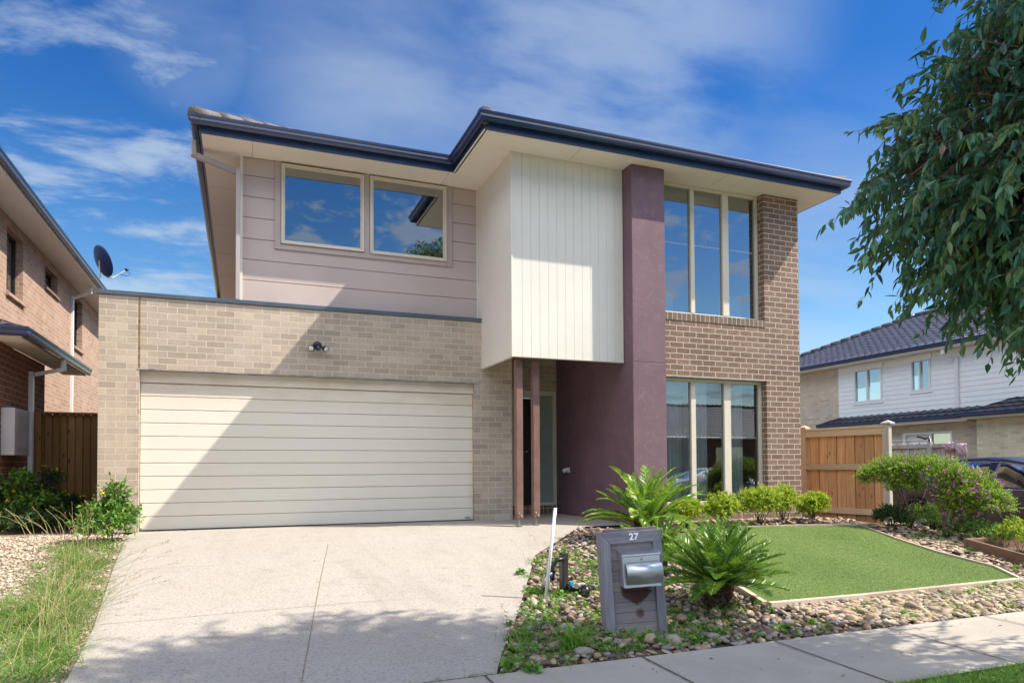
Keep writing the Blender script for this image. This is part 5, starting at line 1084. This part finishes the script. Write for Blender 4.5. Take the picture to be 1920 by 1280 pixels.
# front bed: grass tufts and broad-leaf weeds
A_ = []; B_ = []
hot = [(1.62, 4.14), (1.75, 4.35), (1.9, 4.2), (1.8, 4.6), (2.0, 4.8), (2.1, 4.4), (2.25, 4.22), (2.35, 4.55), (1.95, 4.1), (2.2, 4.9), (2.25, 5.3), (2.4, 5.7), (2.6, 5.5), (2.45, 5.2), (2.7, 5.85), (2.6, 6.3), (2.85, 6.5), (2.95, 6.9), (3.1, 7.0), (3.3, 6.9), (3.5, 6.7), (2.5, 4.75), (2.65, 4.3), (2.5, 4.15), (2.8, 4.15), (3.0, 4.15), (3.15, 4.4), (3.3, 4.3), (3.2, 4.75), (3.6, 4.5), (3.75, 4.75), (3.8, 4.2), (4.2, 4.3), (1.6, 4.05), (1.7, 4.25)]
for cx, cy in hot:
    A_.append(tuft(cx, cy, int(rng.uniform(25, 90)), rng.uniform(.06, .13), rng.uniform(.03, .08), w_=.0045, base=.5, lean=.7)); 
    if rng.random() < .75: B_.append(rosette(cx+rng.normal()*.08, cy+rng.normal()*.06, int(rng.uniform(25, 70)), rng.uniform(.035, .06), .028, .55))
A_.append(tuft(2.12, 4.28, 130, .24, .035, lean=.45, w_=.010, base=.55)); A_.append(tuft(1.83, 4.5, 60, .18, .05, w_=.005)); A_.append(tuft(3.76, 4.80, 160, .15, .08, lean=.8, w_=.006, base=.5))
A_.append(tuft(2.6, 4.40, 80, .12, .05, w_=.005)); A_.append(tuft(2.75, 4.28, 90, .12, .06, w_=.005)); A_.append(tuft(3.05, 4.25, 70, .11, .05, w_=.005))
x, y = scatter([(1.5, 4.03), (2.05, 5.1), (3.2, 7.2), (3.9, 7.6), (3.6, 6.2), (3.2, 4.9), (3.6, 4.03)], 900); x1_, y1_ = scatter(BED, 900); x = np.concatenate([x, x1_]); y = np.concatenate([y, y1_]); k = (rng.random(len(x)) < np.where(x > 4.6, .35, 1)*np.where(y > 8, .3, 1)); x, y = x[k], y[k]
for i in range(len(x)):
    if i % 3 == 0: A_.append(tuft(x[i], y[i], 16, .075, .03, w_=.005, lean=.8, base=.6))
    elif i % 3 == 1: B_.append(rosette(x[i], y[i], 14, .04, .026, .6))
x, y = scatter([(5.0, 4.05), (9, 4.05), (9, 4.7), (5.0, 4.7)], 230)
for i in range(len(x)): A_.append(tuft(x[i], y[i], 26, .07, .05, w_=.004, lean=.8, base=.6))
for cx, cy in ((6.7, 4.6), (6.9, 4.65), (7.1, 4.6), (7.3, 4.7), (6.3, 4.5), (5.1, 4.2), (4.8, 4.35), (7.9, 5.1), (8.3, 5.9), (8.5, 6.4), (8.7, 6.8), (8.3, 6.6)): A_.append(tuft(cx, cy, 70, .10, .09, w_=.004, lean=.7, base=.65)); B_.append(rosette(cx, cy, 30, .04, .02, .6))
clump('grass_weeds', A_, M['grass_green'], 'grassy weeds growing through the pebbles')
clump('broadleaf_weeds', B_, M['leaf_weed'], 'broad-leaved weeds among the pebbles')
# long thin seed stalks over the driveway edge
def stalks(roots, L_, lean_dir, n, seedlen=.07, rad=.0013):
    m = MB(); sd_ = []
    for k in range(n):
        cx, cy = roots[int(rng.integers(len(roots)))]; cx += rng.normal()*.08; cy += rng.normal()*.15; l = L_*rng.uniform(.6, 1.15); d = Vector((lean_dir[0]+rng.normal()*.35, lean_dir[1]+rng.normal()*.35, 0)); z0 = g(cx, cy)
        p = [Vector((cx, cy, z0))+Vector((d.x*t*t*l*.8, d.y*t*t*l*.8, l*t*(1-.22*t*d.length))) for t in (0, .25, .5, .75, 1)]
        m.tube(p, [rad*1.3, rad*1.2, rad, rad*.8, rad*.5], 3, .8+.2*rng.random()); dirn = (p[-1]-p[-2]).normalized()
        ns2 = 12; tt = rng.uniform(0, 1, ns2); P = np.array([(p[-1]-dirn*seedlen*(1-t))[:] for t in tt]); D = np.array([dirn[:]]*ns2)+rng.normal(size=(ns2, 3))*.45
        sd_.append(leaves(P, D, rng.uniform(.012, .024, ns2), np.full(ns2, .0042), rng.random(ns2), nseg=2))
    return m, sd_
LR = [(-1.2, 5.0), (-1.25, 5.6), (-1.3, 6.2), (-1.35, 6.8), (-1.45, 7.4), (-1.5, 8.0), (-1.55, 8.6), (-1.35, 6.5), (-1.3, 5.8), (-1.1, 5.2)]
G_ = []
for q in range(150):
    cx, cy = LR[q % len(LR)]; cx += rng.normal()*.16-.05; cy += rng.normal()*.30; cx = min(cx, -1.02-.07*(cy-4.7))
    G_.append(tuft(cx, cy, 46, rng.uniform(.15, .31), .055, lean=.6, w_=.0042, base=.38, curve=.5, var=.3))
for q in range(60):
    cx, cy = rng.uniform(-2.3, -1.1), rng.uniform(4.3, 6.3); cx = min(cx, -1.03-.05*(cy-4.7)); G_.append(tuft(cx, cy, 40, .14, .06, lean=.7, w_=.004, base=.35, var=.3))
for q in range(40):
    cx, cy = rng.uniform(-3.2, -1.5), rng.uniform(5.5, 9); G_.append(tuft(cx, cy, 18, .10, .06, lean=.7, w_=.0035, base=.6, var=.3))
clump('tall_grass', G_, M['grass_dry'], 'long half-dry grass along the left side of the driveway', 'grass')
m, S1 = stalks(LR, .50, (.15, -.05), 100); m2, S2 = stalks([(-1.1, 5.9), (-1.15, 6.3), (-1.05, 5.3)], .6, (.95, -.1), 30); m3, S3 = stalks([(-2.6, 9.3), (-2.2, 9.4), (-1.9, 9.5), (-2.9, 9.2), (-1.8, 9.0)], .48, (-.45, 0), 34, .12, .002)
for mm in (m, m2, m3):
    pass
def stalkobj(ms, S_, lab):
    Ls = []
    for q in ms:
        F2 = [(f[0], f[j], f[j+1]) for f in q.f for j in range(1, len(f)-1)]; Ls.append((np.array([v[:] for v in q.v]), np.array(F2), np.array(q.r)))
    t = clump('grass_stalks', Ls, M['grass_dry'], lab, 'grass'); o = part('seed_heads', np_mesh('seed_heads', *cat3(S_), M['seed']), None); o.parent = t
stalkobj((m, m2, m3), S1+S2+S3, 'thin dry seed stalks standing in the left grass')
m4, S4 = stalks([(1.72, 4.3), (2.9, 6.9), (3.2, 7.0)], .3, (-.4, 0), 12, .05, .001); stalkobj((m4,), S4, 'fine seed stalks over the right edge of the driveway')
# left weeds with flowers
def weed(name, loc, label, crowns, leaf, ns_, nl, sl_, mat='leaf_weed', fl=0, group=None, **kw): return shrub(name, loc, label, 'plant', group, crowns, M[mat], .005, leaf, ns_, nl, sl_, fl=fl or None, flmat=M['fl_yellow'], **kw)
weed('leafy_weed', (-1.42, 9.25, g(-1.4, 9.25)), 'bushy green weed at the base of the brick pillar', [((-1.42, 9.25, .22), (.24, .24, .26)), ((-1.36, 9.2, .48), (.10, .10, .16)), ((-1.55, 9.1, .15), (.18, .18, .15))], (.065, .028), 420, 8, .13, base=.55, up=.35, spread=.8, fl=14)
weed('flowering_weed', (-2.75, 12.3, 0), 'yellow-flowered weed in front of the brown gate', [((-2.75, 12.3, .30), (.22, .2, .28)), ((-2.7, 12.3, .62), (.13, .13, .16)), ((-2.45, 12.3, .2), (.2, .2, .2))], (.06, .02), 420, 8, .14, mat='leaf_dark', fl=60, up=.9, spread=.45)
weed('flowering_weed', (-2.8, 11.35, 0), 'tall leafy weed against the red brick wall at far left', [((-2.75, 11.35, .25), (.3, .25, .3)), ((-2.85, 11.3, .60), (.14, .14, .16))], (.07, .04), 420, 7, .14, mat='leaf_weed', fl=14, up=.6, base=.3)
weed('low_weed', (-2.15, 11.2, 0), 'low dark weeds below the brown gate', [((-2.2, 11.4, .08), (.4, .3, .16)), ((-2.6, 10.9, .1), (.4, .2, .16)), ((-1.9, 11.6, .1), (.2, .2, .2))], (.06, .035), 520, 7, .1, mat='leaf_dark', up=.5)
# verge grass in the corner of the picture and towards the kerb
VG = [(2.9, 2.2), (7.5, 2.2), (7.5, 2.985), (2.9, 2.985)]; x, y = scatter(VG, 52000); n = len(x); D = rng.normal(size=(n, 3))*[.5, .5, .05]+[0, 0, 1]
VA = blades(pts3(x, y, -.006), D, rng.uniform(.03, .075, n), rng.uniform(.0025, .0045, n), np.clip(rng.normal(.55, .2, n), 0, 1), curve=.4)
x, y = scatter([(1.7, -.25), (9, -.25), (9, 2.2), (1.7, 2.2)], 16000); n = len(x); D = rng.normal(size=(n, 3))*[.5, .5, .05]+[0, 0, 1]
VB = blades(pts3(x, y, -.006), D, rng.uniform(.03, .08, n), np.full(n, .007), np.clip(rng.normal(.5, .2, n), 0, 1), curve=.4, nseg=2)
clump('verge_grass', [VA, VB], M['grass_green'], 'bright green verge grass at the lower right corner', 'grass')
J_ = [tuft(2.47+rng.normal()*.01, rng.uniform(3.5, 3.98), 10, .04, .012, w_=.003, lean=.9) for _ in range(26)]+[tuft(rng.uniform(.9, 1.6), 3.99+rng.normal()*.01, 12, .05, .015, w_=.003, lean=.9) for _ in range(22)]
clump('joint_grass', J_, M['grass_green'], 'small grass tufts in the footpath joint', 'grass')
# fallen leaves
n = 70; x, y = scatter(LAWN, 60); x2, y2 = scatter([(1.5, 3.1), (6, 3.1), (6, 4.7), (1.5, 4.7)], 60); x3, y3 = scatter(drive, 26); x = np.concatenate([x, x2, x3]); y = np.concatenate([y, y2, y3]); n = len(x); D = rng.normal(size=(n, 3))*[1, 1, .12]
LM = leafmat('leaf_litter', [(.30, .17, .10), (.40, .28, .18), (.22, .09, .07), (.5, .42, .3)], .1)
clump('leaf_litter', [leaves(pts3(x, y, .014), D, rng.uniform(.02, .045, n), rng.uniform(.008, .016, n), rng.random(n), nseg=2)], LM, 'small dry leaves fallen on the lawn and paving', 'leaf litter')

# ------------------------------------------------------------------ street tree
TB = (5.75, 1.35, g(5.75, 1.35))
tr = thing('street_tree', TB, 'leafy gum tree with drooping dark green leaves at the right edge', 'tree')
LOB = [((4.42, 2.60, 2.60), (1.02, .92, .72)), ((4.52, 2.50, 2.18), (.92, .78, .48)), ((4.72, 2.08, 3.50), (1.18, 1.12, .95)), ((5.5, 1.5, 6.3), (1.35, 1.2, 1.15)), ((4.95, 1.9, 6.3), (1.05, .95, .8)), ((5.5, 2.35, 5.7), (1.1, 1.0, .8)), ((5.2, 1.5, 4.5), (1.5, 1.3, 1.1)), ((4.6, .95, 5.1), (1.35, 1.1, .95)), ((5.9, 1.5, 3.2), (1.3, 1.2, 1.2)), ((6.7, 1.9, 3.3), (1.2, 1.1, 1.1)), ((5.3, .4, 4.3), (1.2, 1.0, 1.0)), ((5.15, 2.55, 2.6), (.95, .95, .85)), ((6.2, .4, 4.8), (1.3, 1.2, 1.0)), ((6.0, 2.6, 3.6), (1.0, .9, .9))]
NS = [1350, 700, 1150, 1000, 750, 750, 560, 430, 420, 380, 300, 420, 300, 260]
Lp = []; Tp = []; mB = MB(); b0 = Vector(TB)
for (c, r_), ns_ in zip(LOB, NS):
    lv, p0, sd_, s2 = sprig_leaves(c, r_, ns_, 15, .32, .078, .028, inner=.25, outer=.93, up=-.25, spread=.45, base=.36, var=.15, squash_bottom=False, hang=.9)
    P, D, L_, W2, r2 = lv; D[:, 2] -= .75
    yl = rng.random(len(r2)) < .03; r2 = np.clip(r2, 0, .72); r2[yl] = rng.uniform(.75, 1, yl.sum())
    Lp.append(leaves(P, D, L_, W2, r2, droop=.12)); Tp.append(twigs(p0, sd_, s2, .0022, .9))
    c_ = Vector(c); fork = b0+Vector((0, 0, 2.2)); mB.tube([fork, fork.lerp(c_, .5)+Vector((0, 0, .15)), c_], [.05, .03, .014], 7)
    for q in rng.choice(len(p0), min(70, len(p0)), replace=False):
        e = Vector(p0[q]); mB.tube([c_.lerp(fork, .15), c_.lerp(e, .5)+Vector((0, 0, .06)), e], [.011, .006, .003], 4)
# hanging near branch at the lower right
c = (3.62, 1.98, 1.72); lv, p0, sd_, s2 = sprig_leaves(c, (.18, .2, .22), 26, 9, .24, .088, .036, inner=.1, outer=.9, up=-.4, spread=.4, base=.5, var=.12, squash_bottom=False, hang=.9); P, D, L_, W2, r2 = lv; D[:, 2] -= .5; Lp.append(leaves(P, D, L_, W2, np.clip(r2, 0, .75), droop=.12)); Tp.append(twigs(p0, sd_, s2, .0025, .9)); mB.tube([(4.75, 1.9, 3.0), (4.1, 1.95, 2.4), c], [.02, .012, .006], 5)
for nm, arr, mt in (('crown', Lp, 'leaf_tree'), ('twigs', Tp, 'twig_red')):
    o = part(nm, np_mesh(nm, *cat3(arr), M[mt]), None); o.parent = tr; o.data.transform(Matrix.Translation(-Vector(TB)))
part('trunk', MB().tube([b0+Vector((0, 0, -.1)), b0+Vector((.02, .03, 1.)), b0+Vector((0, 0, 2.2)), b0+Vector((.05, .0, 4.2))], [.11, .09, .075, .02], 12), M['bark'], tr); part('limb', mB, M['bark'], tr)
